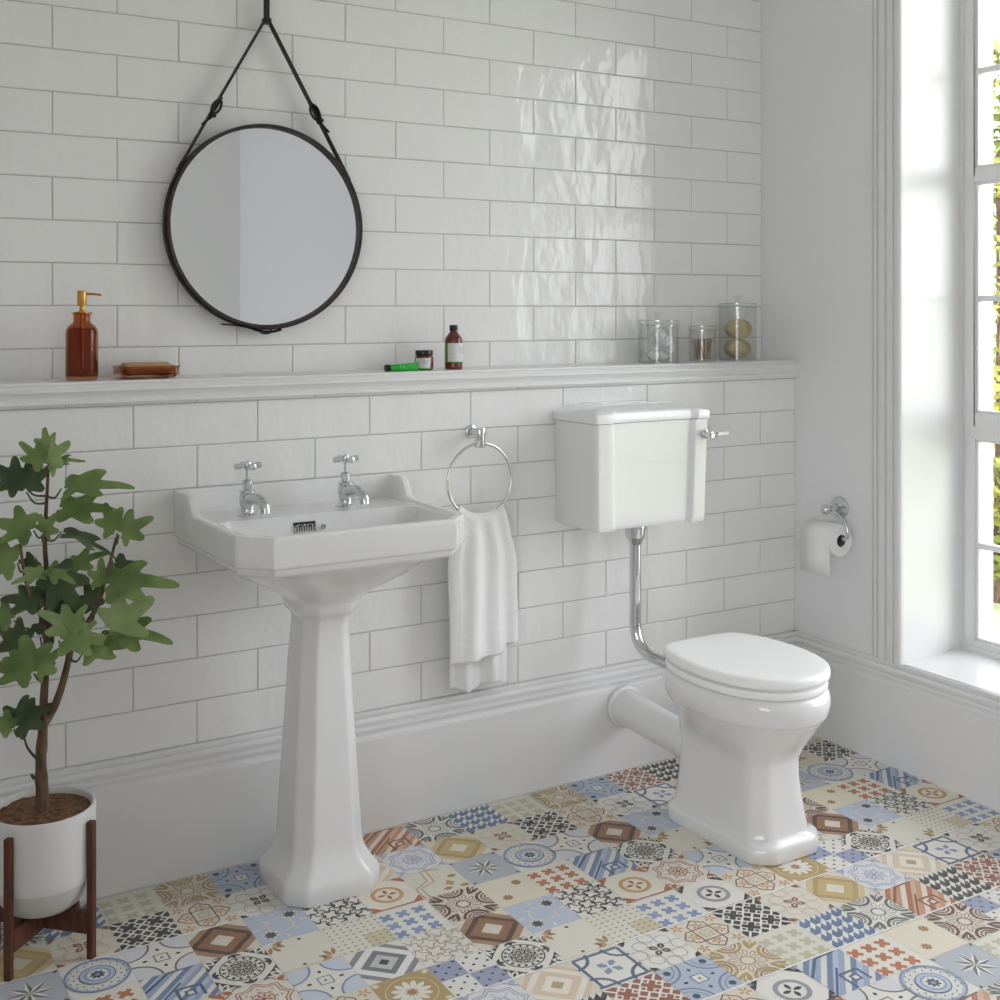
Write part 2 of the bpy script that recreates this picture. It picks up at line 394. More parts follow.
def stars(bg, c, c2=None):
    p = Pat(bg)
    for i in range(-1, 3):
        for j in range(-1, 3):
            x, y = -.75+i*.62, -.75+j*.62
            cc = c if (c2 is None or (i+j) % 2) else c2
            for a in (PI/4, 3*PI/4): p.line((x-.26*math.cos(a), y-.26*math.sin(a)), (x+.26*math.cos(a), y+.26*math.sin(a)), .17, cc)
            p.disc(x, y, .15, cc, 8)
    return p
def sun(bg, c, c2):
    p = Pat(bg)
    for k in range(12): p.petal(0, 0, .42, .19, k*PI/6, c2, .26)
    for k in range(12): p.petal(0, 0, .34, .11, k*PI/6, bg, .29)
    p.ring(0, 0, .24, .06, c, 16)
    for k in range(4):
        for r_, w2, cc in ((.46,.11,c),(.30,.07,c2),(.17,.05,c)):
            p.ring(1.05*math.cos(k*PI/2), 1.05*math.sin(k*PI/2), r_, w2, cc, 14)
    for x, y in D4:
        a = math.atan2(y, x)
        for da in (-.5, 0, .5): p.petal(x*.50, y*.50, .60, .13, a+da*.75, c)
        p.petal(x*.62, y*.62, .34, .05, a, bg)
    return p
def quatre(bg, line, dot, cbg, fill=None):
    p = Pat(bg)
    for x, y in D4:
        p.disc(x, y, .78, fill or bg, 28); p.ring(x, y, .80, .075, line, 28)
        if dot: p.disc(x*.72, y*.72, .13, dot, 10); p.ring(x, y, .62, .04, line, 16)
    for k in range(4): p.petal(0, 0, .18, .12, k*PI/2, db if dot else bk, .44)
    p.sq(0, 0, .24, line, PI/4*0); p.sq(0, 0, .19, cbg, 0); p.disc(0, 0, .05, bk, 8)
    return p
def houndstooth(bg, c, c2):
    p = Pat(bg)
    for i in range(-1, 5):
        for j in range(-1, 5):
            x, y = -1+i*.5, -1+j*.5
            p.poly([(x,y),(x+.25,y),(x+.5,y+.25),(x+.25,y+.25)], c); p.poly([(x+.25,y+.25),(x+.5,y+.25),(x+.5,y+.5)], c2)
            p.poly([(x,y),(x+.0,y+.25),(x+.25,y+.5),(x+.25,y+.25)], c2 if (i+j)%2 else c)
    return p
def stripes(cols, dark):
    p = Pat(cols[0])
    for k in range(-7, 8):
        c = cols[k % len(cols)]; x = k*.26
        p.poly([(x-1.2,-1.2),(x-1.2+.26,-1.2),(x+1.2+.26,1.2),(x+1.2,1.2)], c)
    p.pl([(-1,.15),(-.1,.95),(.75,1)], .11, dark); p.pl([(-.15,-.95),(-.15,-.15),(.6,-.15),(.6,-.8)], .10, dark)
    p.sq(.22, -.5, .17, dark); p.sq(.22, -.5, .09, cols[1])
    p.line((-1,-.9),(.1,.2),.08,dark)
    return p
def nested(cols, cbg):
    p = Pat(cbg)
    for r, c in cols: p.dia(r, c)
    return p
def clover(c, line, tri):
    p = Pat(w_ if c == bk else cr)
    for x, y in D4: p.ring(x*.46, y*.46, .26, .035, line, 14)
    p.dia(.52, w_ if c == bk else cr)
    for k in range(4): p.ring(.8*math.cos(k*PI/2), .8*math.sin(k*PI/2), .27, .035, line, 14)
    for k in range(4): p.petal(0, 0, .34, .25, PI/4+k*PI/2, c, .04)
    for k in range(4): p.petal(0, 0, .20, .09, PI/4+k*PI/2, line, .10)
    for x, y in D4:
        p.poly([(x*.97,y*.97),(x*.97,y*.72),(x*.82,y*.82),(x*.72,y*.97)], tri)
    return p
def hexlines(c, c2):
    p = Pat(cr)
    for k in range(4):
        a = k*PI/2; R = lambda q: (q[0]*math.cos(a)-q[1]*math.sin(a), q[0]*math.sin(a)+q[1]*math.cos(a))
        for cx_, cy_ in ((.72,.72),(.55,.0)):
            x, y = R((cx_, cy_))
            for m_ in range(5): p.petal(x, y, .22, .10, a+PI/4+m_*2*PI/5, c2, .02)
        p.pl([R(q) for q in ((.36,-.36),(.62,-.36),(.92,0),(.62,.36),(.36,.36))], .05, c)
    p.pl([(-.36,-.36),(.36,-.36),(.36,.36),(-.36,.36)], .05, c, True)
    p.sq(0, 0, .22, ol, 0)
    for k in range(4): p.petal(0, 0, .18, .10, k*PI/2+PI/4, cr, .02)
    return p
def bxlat(c, c2):
    p = Pat(w_)
    p.pl([(-.86,-.86),(.86,-.86),(.86,.86),(-.86,.86)], .12, c, True)
    for x, y in D4: p.ring(x*.98, y*.98, .66, .12, c, 20)
    p.pl([(-1.0,-.86),(1,-.86)], .1, c)
    for x, y in D4: p.poly([(x*.93,y*.93),(x*1.1,y*.93),(x*1.1,y*1.1),(x*.93,y*1.1)], w_)
    for k in range(4):
        a = k*PI/2+PI/4; p.petal(0, 0, .42, .20, a, c2, .03); p.petal(0, 0, .14, .3, a, c2, .22)
    p.cross(0, 0, .2, .09, w_, 0)
    return p
def dots2(c):
    p = Pat(c)
    for x, y in ((0,0),(1,0),(-1,0),(0,1),(0,-1)):
        pass
    for k in range(4):
        a = k*PI/2; p.petal(0, 0, .30, .12, a+PI/4, cr, .42); p.petal(math.cos(a)*.98, math.sin(a)*.98, .3, .14, a+PI, cr, .0)
    p.ring(0, 0, .46, .06, cr, 16); p.ring(1, 1, .5, .05, cr, 16); p.ring(-1, -1, .5, .05, cr, 16)
    for x, y in ((.52,.52),(-.52,-.52)):
        p.disc(x, y, .27, cr, 14); p.disc(x, y, .18, db, 10)
        for k in range(8): p.petal(x, y, .12, .05, k*PI/4, db, .14)
    return p
def rays():
    p = Pat((226,222,206))
    for sx, sy in ((-1,1),(1,-1)):
        a = math.atan2(-sy, -sx)
        for k in range(4): p.petal(sx*.80, sy*.80, .46, .15, a+(-1.05+.7*k), gd, .06)
    for x, y in ((.2,.78),(-.2,-.78),(.5,-.75),(-.5,.75)): p.disc(x, y, .07, brn, 8)
    p.line((-1,-.92),(1,-.92),.05,ly)
    return p
def arabesque_k():
    p = Pat(w_)
    for x, y in D4:
        a = math.atan2(-y, -x)
        p.poly([(x,y),(x,y*.30),(x*.78,y*.55),(x*.55,y*.78),(x*.30,y)], bk)
        p.petal(x*.98, y*.98, .44, .24, a, w_); p.petal(x*.92, y*.92, .26, .10, a, bk)
        for d in (-.62, .62): p.petal(x*.98, y*.98, .52, .10, a+d, w_)
    for k in range(4):
        a = k*PI/2; cx2, cy2 = .97*math.cos(a), .97*math.sin(a)
        p.petal(cx2, cy2, .24, .16, a+PI, bk)
        for d in (-.9, .9): p.petal(cx2, cy2, .30, .10, a+PI+d, bk)
    p.ring(0, 0, .70, .045, bk, 20)
    for k in range(16): p.petal(0, 0, .15, .11, k*PI/8, bk, .51)
    for k in range(8):
        a = k*PI/4+.2; p.ring(.40*math.cos(a), .40*math.sin(a), .085, .035, bk, 6); p.petal(0, 0, .12, .10, a+PI/8, bk, .34)
    p.ring(0, 0, .28, .05, (110,110,108), 14)
    for k in range(8): p.petal(0, 0, .20, .07, k*PI/4, bk, .05)
    return p
def arab(bg, c, c2):
    p = Pat(bg)
    for q in range(2):
        r0 = .95-.13*q; pts = []
        for k in range(16): rr = r0 if k % 2 == 0 else r0*.80; pts.append((rr*math.cos(k*PI/8), rr*math.sin(k*PI/8)))
        p.pl(pts, .045, c, True)
    for k in range(8): p.petal(0, 0, .26, .15, k*PI/4, c2, .36); p.petal(0, 0, .12, .22, k*PI/4, bg, .44); p.petal(0, 0, .2, .09, k*PI/4+PI/8, c, .1)
    p.ring(0, 0, .34, .04, c, 16); p.disc(0, 0, .09, c, 8)
    for x, y in D4: p.petal(x*.98, y*.98, .34, .20, math.atan2(-y,-x), c2); p.line((x*.6,y*.98),(x*.98,y*.6),.04,c)
    return p
def jigsaw(c, w=.05):
    p = Pat(w_)
    for i in range(-1, 4):
        for j in range(-1, 4):
            x, y = -.83+i*.55, -.83+j*.55
            s = 1 if (i+j) % 2 else -1
            pts = []
            for k in range(16):
                a = k*PI/8; r = .25+.085*math.cos(4*a)*s
                pts.append((x+r*math.cos(a), y+r*math.sin(a)))
            p.pl(pts, w, c, True)
    return p
def ocirc(bg, c, c2, c3):
    p = Pat(bg)
    p.ring(0, 0, .52, .16, c2, 28)
    for k in range(4): p.petal(0, 0, .34, .16, k*PI/2, c, .04)
    for x, y in D4:
        p.poly([(x,y*.55),(x*.80,y*.72),(x*.88,y*.86),(x,y*.80)], c); p.poly([(x*.55,y),(x*.72,y*.80),(x*.86,y*.88),(x*.80,y)], c)
        p.line((x*.62,y*.97),(x*.98,y*.62),.09,c)
        p.petal(x*.98, y*.98, .22, .16, math.atan2(-y,-x), c3)
    p.line((-1,-.96),(1,-.96),.07,c)
    return p
def target():
    p = Pat((224,224,218))
    for x, y in D4: p.ring(x*.0, 0, .98, .08, mb_, 28)
    p.ring(0, 0, .9, .04, lb, 28)
    for k in range(16):
        a = k*PI/8; p.disc(.72*math.cos(a), .72*math.sin(a), .035, db, 5)
        p.petal(.82*math.cos(a+.2), .82*math.sin(a+.2), .07, .05, a, bk)
    p.disc(0, 0, .56, bl, 28); p.disc(0, 0, .52, lb, 28); p.ring(0, 0, .38, .03, bl, 24); p.disc(0, 0, .30, w_, 20)
    for k in range(8): p.petal(0, 0, .17, .11, k*PI/4, db, .08)
    p.disc(0, 0, .16, db, 12); p.disc(0, 0, .09, mb_, 8)
    return p
def compass():
    p = Pat((178,184,196))
    for k in range(8):
        a = k*PI/4; d = (math.cos(a), math.sin(a)); n = (-d[1], d[0]); L = .78
        p.poly([(0,0),(d[0]*L,d[1]*L),(d[0]*.24+n[0]*.12,d[1]*.24+n[1]*.12)], w_)
        p.poly([(0,0),(d[0]*L,d[1]*L),(d[0]*.24-n[0]*.12,d[1]*.24-n[1]*.12)], (96,100,100))
    for x, y in D4: p.petal(x*.98, y*.98, .2, .1, math.atan2(-y,-x), (90,96,104))
    return p
def cdots():
    p = Pat((228,218,192))
    for x, y in ((.42,.42),(-.42,-.42)):
        p.disc(x, y, .16, gd, 10)
        for k in range(8): p.petal(x, y, .08, .06, k*PI/4, brn, .12)
    return p
def smalldots(bg, bg2, c):
    p = Pat(bg); p.poly([(.1,-1),(1,-1),(1,-.1),(.1,-.1)], bg2)
    for i in range(8):
        for j in range(8):
            x, y = -.875+i*.25, -.875+j*.25
            p.poly([(x-.05,y-.03),(x+.05,y-.03),(x+.05,y+.03),(x-.05,y+.03)], c)
    return p
def checkdots():
    p = Pat(w_)
    p.poly([(-1,-0),(0,0),(0,1),(-1,1)], lav if False else (150,160,192)); p.poly([(0,-1),(1,-1),(1,0),(0,0)], (150,160,192))
    for i in range(8):
        for j in range(8):
            if (i+j) % 2 == 0: p.disc(-.875+i*.25, -.875+j*.25, .06, db, 6)
    return p
def yarab():
    p = Pat((222,216,196))
    for s in (0, .2): p.pl([(-.95+s,-1),(-.95+s,-.2),(-.3+s,.2-s),(-.2+s,.95),(.5,1-s)], .05, ye)
    for x, y in ((.35,-.35),(.65,.1),(.1,-.7),(.75,-.75)): p.petal(x-.2, y, .4, .22, 0, gd)
    p.petal(.35, -.6, .5, .2, PI/2, ye)
    return p
def yflower():
    p = Pat(ye)
    for k in range(12): p.petal(0, 0, .55, .20, k*PI/6, w_, .12)
    for k in range(6): p.petal(0, 0, .16, .12, k*PI/3, orr if k % 2 else gd, .02)
    for x, y in D4: p.petal(x*.98, y*.98, .34, .26, math.atan2(-y,-x), ly); p.petal(x*.92, y*.92, .2, .12, math.atan2(-y,-x), w_)
    p.ring(0, 0, .82, .04, ly, 20)
    return p
PT = dict(
 GS=stars((222,218,200), (196,192,158)), YS=sun(cr, ye, gd), BQ=quatre((176,190,208), (110,136,176), db, w_), RL=lattice(rd), BL=lattice(bk), KZ=houndstooth(w_, bk, (84,84,84)),
 BZ=houndstooth(w_, bl, (100,128,174)), OS=stripes([(206,146,108),(228,214,196),(188,108,70),(216,172,136)], brn), GSU=sun(w_, (104,106,104), (150,152,148)),
 CL=clover(bk, (176,176,172), bk), CLr=clover(brn, (214,192,160), rd), BX=bxlat((84,106,140), mb_), BH=hexlines(brn, lo),
 BR=nested([(1.45,(178,130,96)),(1.12,(96,66,46)),(.86,(156,106,72)),(.42,(222,206,182)),(.2,(214,214,206))], cr),
 YR=nested([(1.45,ly),(1.12,ye),(.86,(204,178,112)),(.42,(232,220,190)),(.2,cr)], cr),
 GN=nested([(1.5,(140,142,146)),(1.2,(232,232,230)),(.82,(124,126,130)),(.52,lg),(.2,bk)], w_),
 PN=nested([(1.5,(222,196,166)),(1.25,(234,226,212)),(.95,(224,200,172)),(.6,(236,226,208)),(.25,(190,162,110))], cr),
 BD=dots2((184,198,222)), SA=rays(), KA=arabesque_k(), DQ=quatre(w_, (116,116,114), None, w_, (214,216,220)), BDQ=quatre(w_, (120,144,186), None, w_, (200,210,226)),
 BS=stripes([(150,168,204),(224,222,214),(108,132,176),(178,190,216)], (74,96,138)), OC=ocirc((232,224,206), orr, lo, orr), GC=ocirc(w_, bk, (150,152,160), gr),
 JN=jigsaw(bk), JB=jigsaw((186,164,134), .035), DT=smalldots((228,224,206), (214,202,166), (150,138,104)), BSt=stars(w_, (140,156,204), (122,148,196)),
 OSt=stars((230,224,210), (200,112,64)), BT=target(), ST=compass(), CD=cdots(), DSU=sun((226,214,200), (112,66,48), (150,100,74)), OA=arab((230,222,208), (184,96,70), orr),
 LV=arab((222,222,226), (158,164,196), (176,180,206)), YA=yarab(), YF=yflower(), BC=checkdots())
ROWS = ["GS YS BQ RL KZ OS GSU BZ", "BL BH CL BX PN LV YR CLr", "DQ BR BD JN OC YA ST BT", "BS KA SA DT BSt DSU CD OSt",
        "OC OA BDQ GN JB BR BD JN", "BSt GC BH YF BC KA SA DT", "BH BL CLr YR LV PN BX CL", "YS GS BZ GSU OS KZ RL BQ",
        "GC BS OSt CD DSU BC OA BH", "OC DQ BT ST GS BR BD JN"]
ROWS = [r.split() for r in ROWS]
FX, FY, SX, SY = -1.179, -.036, .1288, .1268
verts = []; faces = []; cols = []
NR = int((FY-RY0)/SY)+2; C0 = int((RX0-FX)/SX)-1
STEP = 8e-6
for r in range(0, NR):
    for c in range(C0, 10):
        if r < 0: nm = ROWS[7][c % 8]
        elif r < 10: nm = ROWS[r][c % 8]
        else: nm = ROWS[r % 10][(c + 3*(r//10)) % 8]
        p = PT[nm]; cx_, cy_ = FX+(c+.5)*SX, FY-(r+.5)*SY
        far = r > 16 or c < -15
        for k, (q, cc) in enumerate(p.L if not far else p.L):
            b = len(verts)
            for u, v in q: verts.append((cx_+u*SX/2, cy_+v*SY/2, k*STEP))
            faces.append(list(range(b, b+len(q)))); cols.append(cc)
# grout lines that read white
def gl(x0, x1, y, w=.0034):
    b = len(verts); verts.extend([(x0,y-w/2,.0014),(x1,y-w/2,.0014),(x1,y+w/2,.0014),(x0,y+w/2,.0014)]); faces.append([b,b+1,b+2,b+3]); cols.append((252,252,250))
verts.extend([(RX0,RY0,-.0004),(0,RY0,-.0004),(0,.0,-.0004),(RX0,.0,-.0004)]); faces.append([len(verts)-4+k for k in range(4)]); cols.append((206,202,192))
gl(RX0, 0, FY-6*SY); gl(-1.7, 0, FY-8*SY); gl(RX0, -1.95, FY-2*SY); gl(RX0, 0, FY-12*SY); gl(RX0, 0, FY-18*SY)
me = bpy.data.meshes.new('floor'); me.from_pydata(verts, [], faces)
ca = me.color_attributes.new('tint', 'FLOAT_COLOR', 'CORNER')
buf = []; cache = {}
for f, cc in zip(faces, cols):
    if cc not in cache:
        g_ = sum(cc)/3; cache[cc] = RGB(*[g_+(q-g_)*.78 for q in cc])
    buf.extend(cache[cc]*len(f))
ca.data.foreach_set('color', buf)
fm = mat('patchwork_floor_tile', RGB(200,200,200), 0.42, spec=0.28, bump=(300, 0.0003, 0.3, (1,1,1)))
nt = fm.node_tree; at = nt.nodes.new('ShaderNodeVertexColor'); at.layer_name = 'tint'
tcn = nt.nodes.new('ShaderNodeTexCoord'); nz = nt.nodes.new('ShaderNodeTexNoise'); nz.inputs['Scale'].default_value = 60; nz.inputs['Detail'].default_value = 6
mxc = nt.nodes.new('ShaderNodeMix'); mxc.data_type = 'RGBA'; mxc.blend_type = 'MIX'
mr = nt.nodes.new('ShaderNodeMapRange'); mr.inputs['To Min'].default_value = 0.0; mr.inputs['To Max'].default_value = 0.16
nt.links.new(tcn.outputs['Object'], nz.inputs['Vector']); nt.links.new(nz.outputs['Fac'], mr.inputs['Value']); nt.links.new(mr.outputs[0], mxc.inputs['Factor'])
nt.links.new(at.outputs['Color'], mxc.inputs['A']); mxc.inputs['B'].default_value = RGB(200, 198, 194)
nt.links.new(mxc.outputs['Result'], nt.nodes['Principled BSDF'].inputs['Base Color'])
me.materials.append(fm)
# solid slab under the printed faces
fo = bpy.data.objects.new('floor', me); col.objects.link(fo); struct(fo)

# ------------------------------------------------------------------ basin and pedestal
BX = -1.732
def basin():
    T = thing('pedestal_basin', (BX, -.2, .66), 'white ceramic washbasin with upstand back and chamfered front corners, on the tall pedestal', 'washbasin')
    yf = -.474; HB, HF = .287, .2755; CHF = .062
    def hw(y):
        h = lerp(HB, HF, min(1, -y/.41)); 
        if y < yf+CHF: h -= (yf+CHF-y)/CHF*.058
        return h
    ys = [0,-.004,-.010,-.018,-.024,-.027,-.030,-.034,-.040,-.055,-.075,-.092,-.098,-.106,-.116,-.126,-.134,-.142,-.155,-.17,-.178,-.184,-.190,-.196,-.203,-.212,-.225,-.24]
    y = -.24
    while y > -.40: y -= .012; ys.append(y)
    ys += [-.410,-.418,-.426,-.432,-.438,-.444,-.449,-.453,-.457,-.461,-.465,-.469,-.472,-.4745,-.476]
    ys = sorted(set(round(a, 5) for a in ys), reverse=True)
    off = [0,.0015,.004,.007,.012,.017,.019,.021,.024,.029,.034,.040,.047,.055,.064,.075,.088,.103,.12,.14,.16,.18,.20,.22]
    def dist(x, y):   # inward distance to side / front
        ds = hw(y)-abs(x)
        return ds, y-yf
    def height(x, y):
        h0 = lerp(HB, HF, min(1, -y/.41)); ds = h0-abs(x); df = y-yf
        dc = (ds+df-CHF*.98)*.7071
        d = min(ds, df, dc)
        z = .867
        # raised back and cheeks
        ramp = 1-min(1, max(0, (-y-.094)/.040)); ramp = .5*ramp+.5*sstep(0,1,ramp)
        up = 0
        back = 1-sstep(.026, .034, -y); cheek = 1-sstep(.019, .026, ds)
        up = max(back, cheek*ramp)
        z += .046*up
        # sunk top
        rimw = .021
        inner = sstep(rimw-.001, rimw+.008, d)
        lowz = -.009*inner
        yb = -.19
        di = min(d-.034, (yb-y))
        dco = (ds-.034+df-.034-.05)*.7071
        di = min(di, dco, (ds-.034 + (yb-y) - .03)*.7071)
        if di > 0: lowz -= .115*(1-math.exp(-di/.030))*(1) - 0
        z += lowz*(1-up)
        if d < .006: z -= .006-math.sqrt(max(0, .006**2-(.006-d)**2))
        if -y < .004: z -= .0
        return z
    rows = []
    for y in ys:
        h = hw(y); xs = [-h+o for o in off if o < h-.005]; xs = xs+[0.0]+[-a for a in reversed(xs)]
        n = 2*len(off)+1
        xs = [-h+min(o, h)*1.0 for o in off]; sc_ = h/ HB
        xs = [-h+o*(h/.287) for o in off]; xs = xs+[0.0]+[-a for a in reversed(xs)]
        rows.append([(BX+x, y, height(x, y)) for x in xs])
    mb = MB(); nx = len(rows[0]); vs = [p for r in rows for p in r]; fs = []
    for j in range(len(rows)-1):
        for i in range(nx-1): fs.append((j*nx+i, (j+1)*nx+i, (j+1)*nx+i+1, j*nx+i+1))
    # boundary loop (left side, front, right side, back)
    loop = [j*nx for j in range(len(rows))] + [(len(rows)-1)*nx+i for i in range(1, nx)] + [j*nx+nx-1 for j in range(len(rows)-2, -1, -1)] + [i for i in range(nx-2, 0, -1)]
    L = [vs[i] for i in loop]
    def inset(ring, d, z):
        out = []
        for p in ring:
            x, y = p[0]-BX, p[1]
            k = 1-d/.285; x *= k
            y = min(y, 0)
            y = y*(1-d/.476)
            out.append((BX+x, y, z))
        return out
    base = len(vs); rings = [L]
    for d, z in ((0,.806),(.0012,.8015),(.004,.799),(.0075,.798),(.0085,.796),(.0085,.788),(.012,.783)):
        rings.append(inset(L, d, z))
    # smooth bowl underneath, down to the pedestal
    def under(ring, z, t):
        out = []
        for p in ring:
            x, y = p[0]-BX, p[1]
            r = math.hypot(x/.285, (y+.2)/.24)
            out.append((x, y))
        return out
    prev = rings[-1]
    for z, hx, yb2, yf2 in ((.770,.250,-.008,-.452),(.753,.226,-.022,-.432),(.734,.200,-.040,-.410),(.718,.168,-.062,-.384),(.702,.136,-.085,-.356),(.688,.110,-.102,-.332),(.676,.094,-.113,-.314),(.668,.0885,-.118,-.306),(.662,.0875,-.119,-.305)):
        cyy = (yb2+yf2)/2; R = []
        pw = 6
        for p in L:
            x, y = p[0]-BX, p[1]+.238
            a = math.atan2(y/.238, x/.285); d = (math.cos(a)*.285, math.sin(a)*.238); l = math.hypot(*d); d = (d[0]/l, d[1]/l)
            hy_ = (yb2-yf2)/2; c2 = (hx+hy_)*.80*.7071
            t = (abs(d[0])/hx)**pw + (abs(d[1])/hy_)**pw + ((abs(d[0])+abs(d[1]))*.7071/c2)**pw
            r = t**(-1/pw); R.append((BX+d[0]*r, cyy+d[1]*r, z))
        rings.append(R)
    n = len(L); allv = list(vs)
    idx = [loop]
    for R in rings[1:]:
        b = len(allv); allv += R; idx.append(list(range(b, b+n)))
    for k in range(len(idx)-1):
        for i in range(n):
            j = (i+1) % n; fs.append((idx[k][i], idx[k][j], idx[k+1][j], idx[k+1][i]))
    fs.append(tuple(idx[-1]))
    mb.add(allv, fs)
    mb.obj('basin_bowl', M['ceramic'], T, sm=50)
    # overflow grille on the back slope of the bowl
    mb = MB(); ox, oz = -1.768, .831
    Y = -.2145
    def sl(x0, x1, b0, b1, t, mt):     # plate on the slope: b runs up the slope, t is its proud thickness
        O = Vector((0, -.1995, .829)); U = Vector((0, .342, .94)); N_ = Vector((0, -.94, .342))
        q = []
        for tt in (-.004, t):
            for x, b in ((x0,b0),(x1,b0),(x1,b1),(x0,b1)): q.append(tuple(O+U*b+N_*tt+Vector((x,0,0))))
        mb.add(q, [(0,3,2,1),(4,5,6,7),(0,1,5,4),(1,2,6,5),(2,3,7,6),(3,0,4,7)], mt)
    sl(ox-.027, ox+.027, -.008, .014, .0015, M['slot'])
    sl(ox-.028, ox+.028, -.0125, -.0095, .0028, M['chrome']); sl(ox-.028, ox-.0265, -.0125, .004, .0028, M['chrome'])
    for k in range(9): sl(ox-.024+k*.006-.0014, ox-.024+k*.006+.0014, -.010, .002+.003*(k % 2), .0026, M['chrome'])
    for k in range(7): sl(ox-.021+k*.007-.0025, ox-.021+k*.007+.002, .0045+.001*(k % 3), .0075+.001*(k % 2), .0024, M['chrome'])
    mb.obj('overflow_grille', None, T, sm=0)
    mb = MB(); mb.lathe([(0,0),(.006,0),(.006,.005),(.003,.008),(0,.009)][::-1], (ox+.044, -.2075, oz-.002), 16, axis='y')
    mb.obj('chain_stay', M['chrome'], T)
    return T
basin()
P_ = thing('basin_pedestal', (BX, -.195, 0), 'tall tapering white ceramic pedestal with flared foot, standing on the floor under the washbasin', 'pedestal')
rings = []
cyp = -.197
for z, hx, d, ch, p in ((0,.1165,.124,.040,26),(.004,.1185,.126,.040,26),(.032,.1185,.126,.040,26),(.042,.117,.1245,.040,24),(.049,.113,.1205,.039,22),(.062,.1030,.111,.037,22),(.078,.0935,.1015,.036,24),(.092,.0885,.0960,.035,24),(.104,.0860,.0930,.034,26),(.125,.0845,.0912,.034,26),
                  (.25,.0775,.0842,.032,26),(.40,.0690,.0760,.030,26),(.52,.0625,.0695,.028,26),(.60,.0585,.0655,.027,24),(.622,.0590,.0660,.027,22),(.634,.0640,.071,.030,20),(.643,.0730,.081,.034,18),(.652,.0775,.0835,.038,18),(.6615,.0800,.0860,.040,18)):
    cc_ = cyp - .015*sstep(.56,.655,z)
    rings.append(octring(BX, cc_, hx, cc_+d, cc_-d, ch, p*(2.6 if z < .62 else 1.6), z, 144))
mb = MB(); mb.loft(rings); mb.obj('pedestal_column', M['ceramic'], P_, sm=60)

def tap(name, x, y, z, label):
    T = thing(name, (x, y, z), label, 'tap', 'basin taps')
    mb = MB()
    mb.lathe([(.0,0),(.0245,0),(.0255,.002),(.024,.004),(.0185,.0055),(.0165,.008),(.0155,.016),(.0175,.024),(.0195,.032),(.0195,.046),(.0175,.052),(.0195,.054),(.0195,.058),(.014,.060),(.0115,.062),(.0115,.076),(.0135,.078),(.0135,.081),(.008,.084),(.0,.084)], (x,y,z), 28)
    sp = crv([(x,y,z+.038),(x+.004,y-.028,z+.043),(x+.009,y-.058,z+.042),(x+.012,y-.080,z+.032),(x+.0125,y-.086,z+.014)], 6)
    mb.tube(sp, [lerp(.0165,.0115,min(1,i/16)) for i in range(len(sp))], 16)
    mb.obj('tap_body', M['chrome'], T, sm=40)
    mb = MB()
    mb.lathe([(0,.084),(.0045,.084),(.0045,.104),(.0075,.106),(.0085,.109),(.0085,.121),(.0075,.124),(.003,.1265),(0,.1265)], (x,y,z), 20)
    for a in (0.08, PI/2+.08, PI+.08, 1.5*PI+.08):
        d = Vector((math.cos(a), math.sin(a), 0)); c = Vector((x,y,z+.115))
        mb.tube([c+d*.006, c+d*.012, c+d*.0125, c+d*.032, c+d*.033], [.004,.004,.0060,.0078,.006], 12)
    mb.obj('cross_handle', M['chrome'], T, sm=40)
tap('basin_tap', -1.880, -.122, .8578, 'chrome cross-handle tap on the left side of the washbasin deck, nearer the plant')
tap('basin_tap', -1.630, -.120, .8578, 'chrome cross-handle tap on the right side of the washbasin deck, nearer the towel')

# ------------------------------------------------------------------ toilet
CX_, CY_ = -.702, -.53
def Drim(s, z, n=96, back=-.335, hx=.173, fr=.232, bk_=.250):
    out = []
    for i in range(n):
        a = 2*PI*(i+.5)/n; d = (math.cos(a), math.sin(a))
        by = fr if d[1] < 0 else bk_
        q = ((d[0]/(hx+s))**2.15*1.0 if d[0] >= 0 else (-d[0]/(hx+s))**2.15) + (abs(d[1])/(by+s))**2.15
        r1 = q**(-1/2.15); t = (1/r1)**14
        if d[1] > 0: t += (d[1]/(back-CY_+s))**14
        r = t**(-1/14); out.append((CX_+r*d[0], CY_+r*d[1], z))
    return out
T = thing('toilet_pan', (CX_, CY_, 0), 'white ceramic toilet pan with closed seat, standing on the patterned floor', 'toilet')
col_ = lambda z, hx, yf, yb, ch, p=38: octring(CX_, CY_, hx, yb, yf, ch, p, z, 96, .02)
foot = [col_(0,.1150,-.707,-.338,.042), col_(.004,.1170,-.710,-.336,.042), col_(.030,.1170,-.710,-.336,.042), col_(.038,.1150,-.708,-.337,.042), col_(.043,.1100,-.702,-.34,.041), col_(.046,.101,-.692,-.343,.04), col_(.054,.0985,-.688,-.345,.038), col_(.066,.0965,-.684,-.348,.036),
        col_(.12,.0900,-.673,-.352,.034), col_(.18,.0855,-.666,-.355,.033), col_(.215,.086,-.665,-.356,.033)]
rr = Drim(-.012, .33)
A = col_(.215,.086,-.665,-.356,.033)
belly = []
for z, t in ((.225,.03),(.236,.09),(.25,.20),(.265,.35),(.28,.50),(.295,.645),(.31,.78),(.322,.90),(.330,.975)):
    belly.append(mixring(A, rr, t, z))
top = [Drim(-.012, .3345), Drim(-.007, .338), Drim(-.004, .346), Drim(-.001, .358), Drim(.001, .370), Drim(.000, .384), Drim(-.004, .396), Drim(-.010, .402), Drim(-.016, .4035)]
mb = MB(); mb.loft(foot+belly+top)
mb.obj('pan_body', M['ceramic'], T, sm=60)
mb = MB(); mb.loft([Drim(-.012,.4045), Drim(-.008,.4055), Drim(-.006,.409), Drim(-.005,.418), Drim(-.007,.4235), Drim(-.014,.4250)]); mb.obj('seat_ring', M['seat'], T, sm=50)
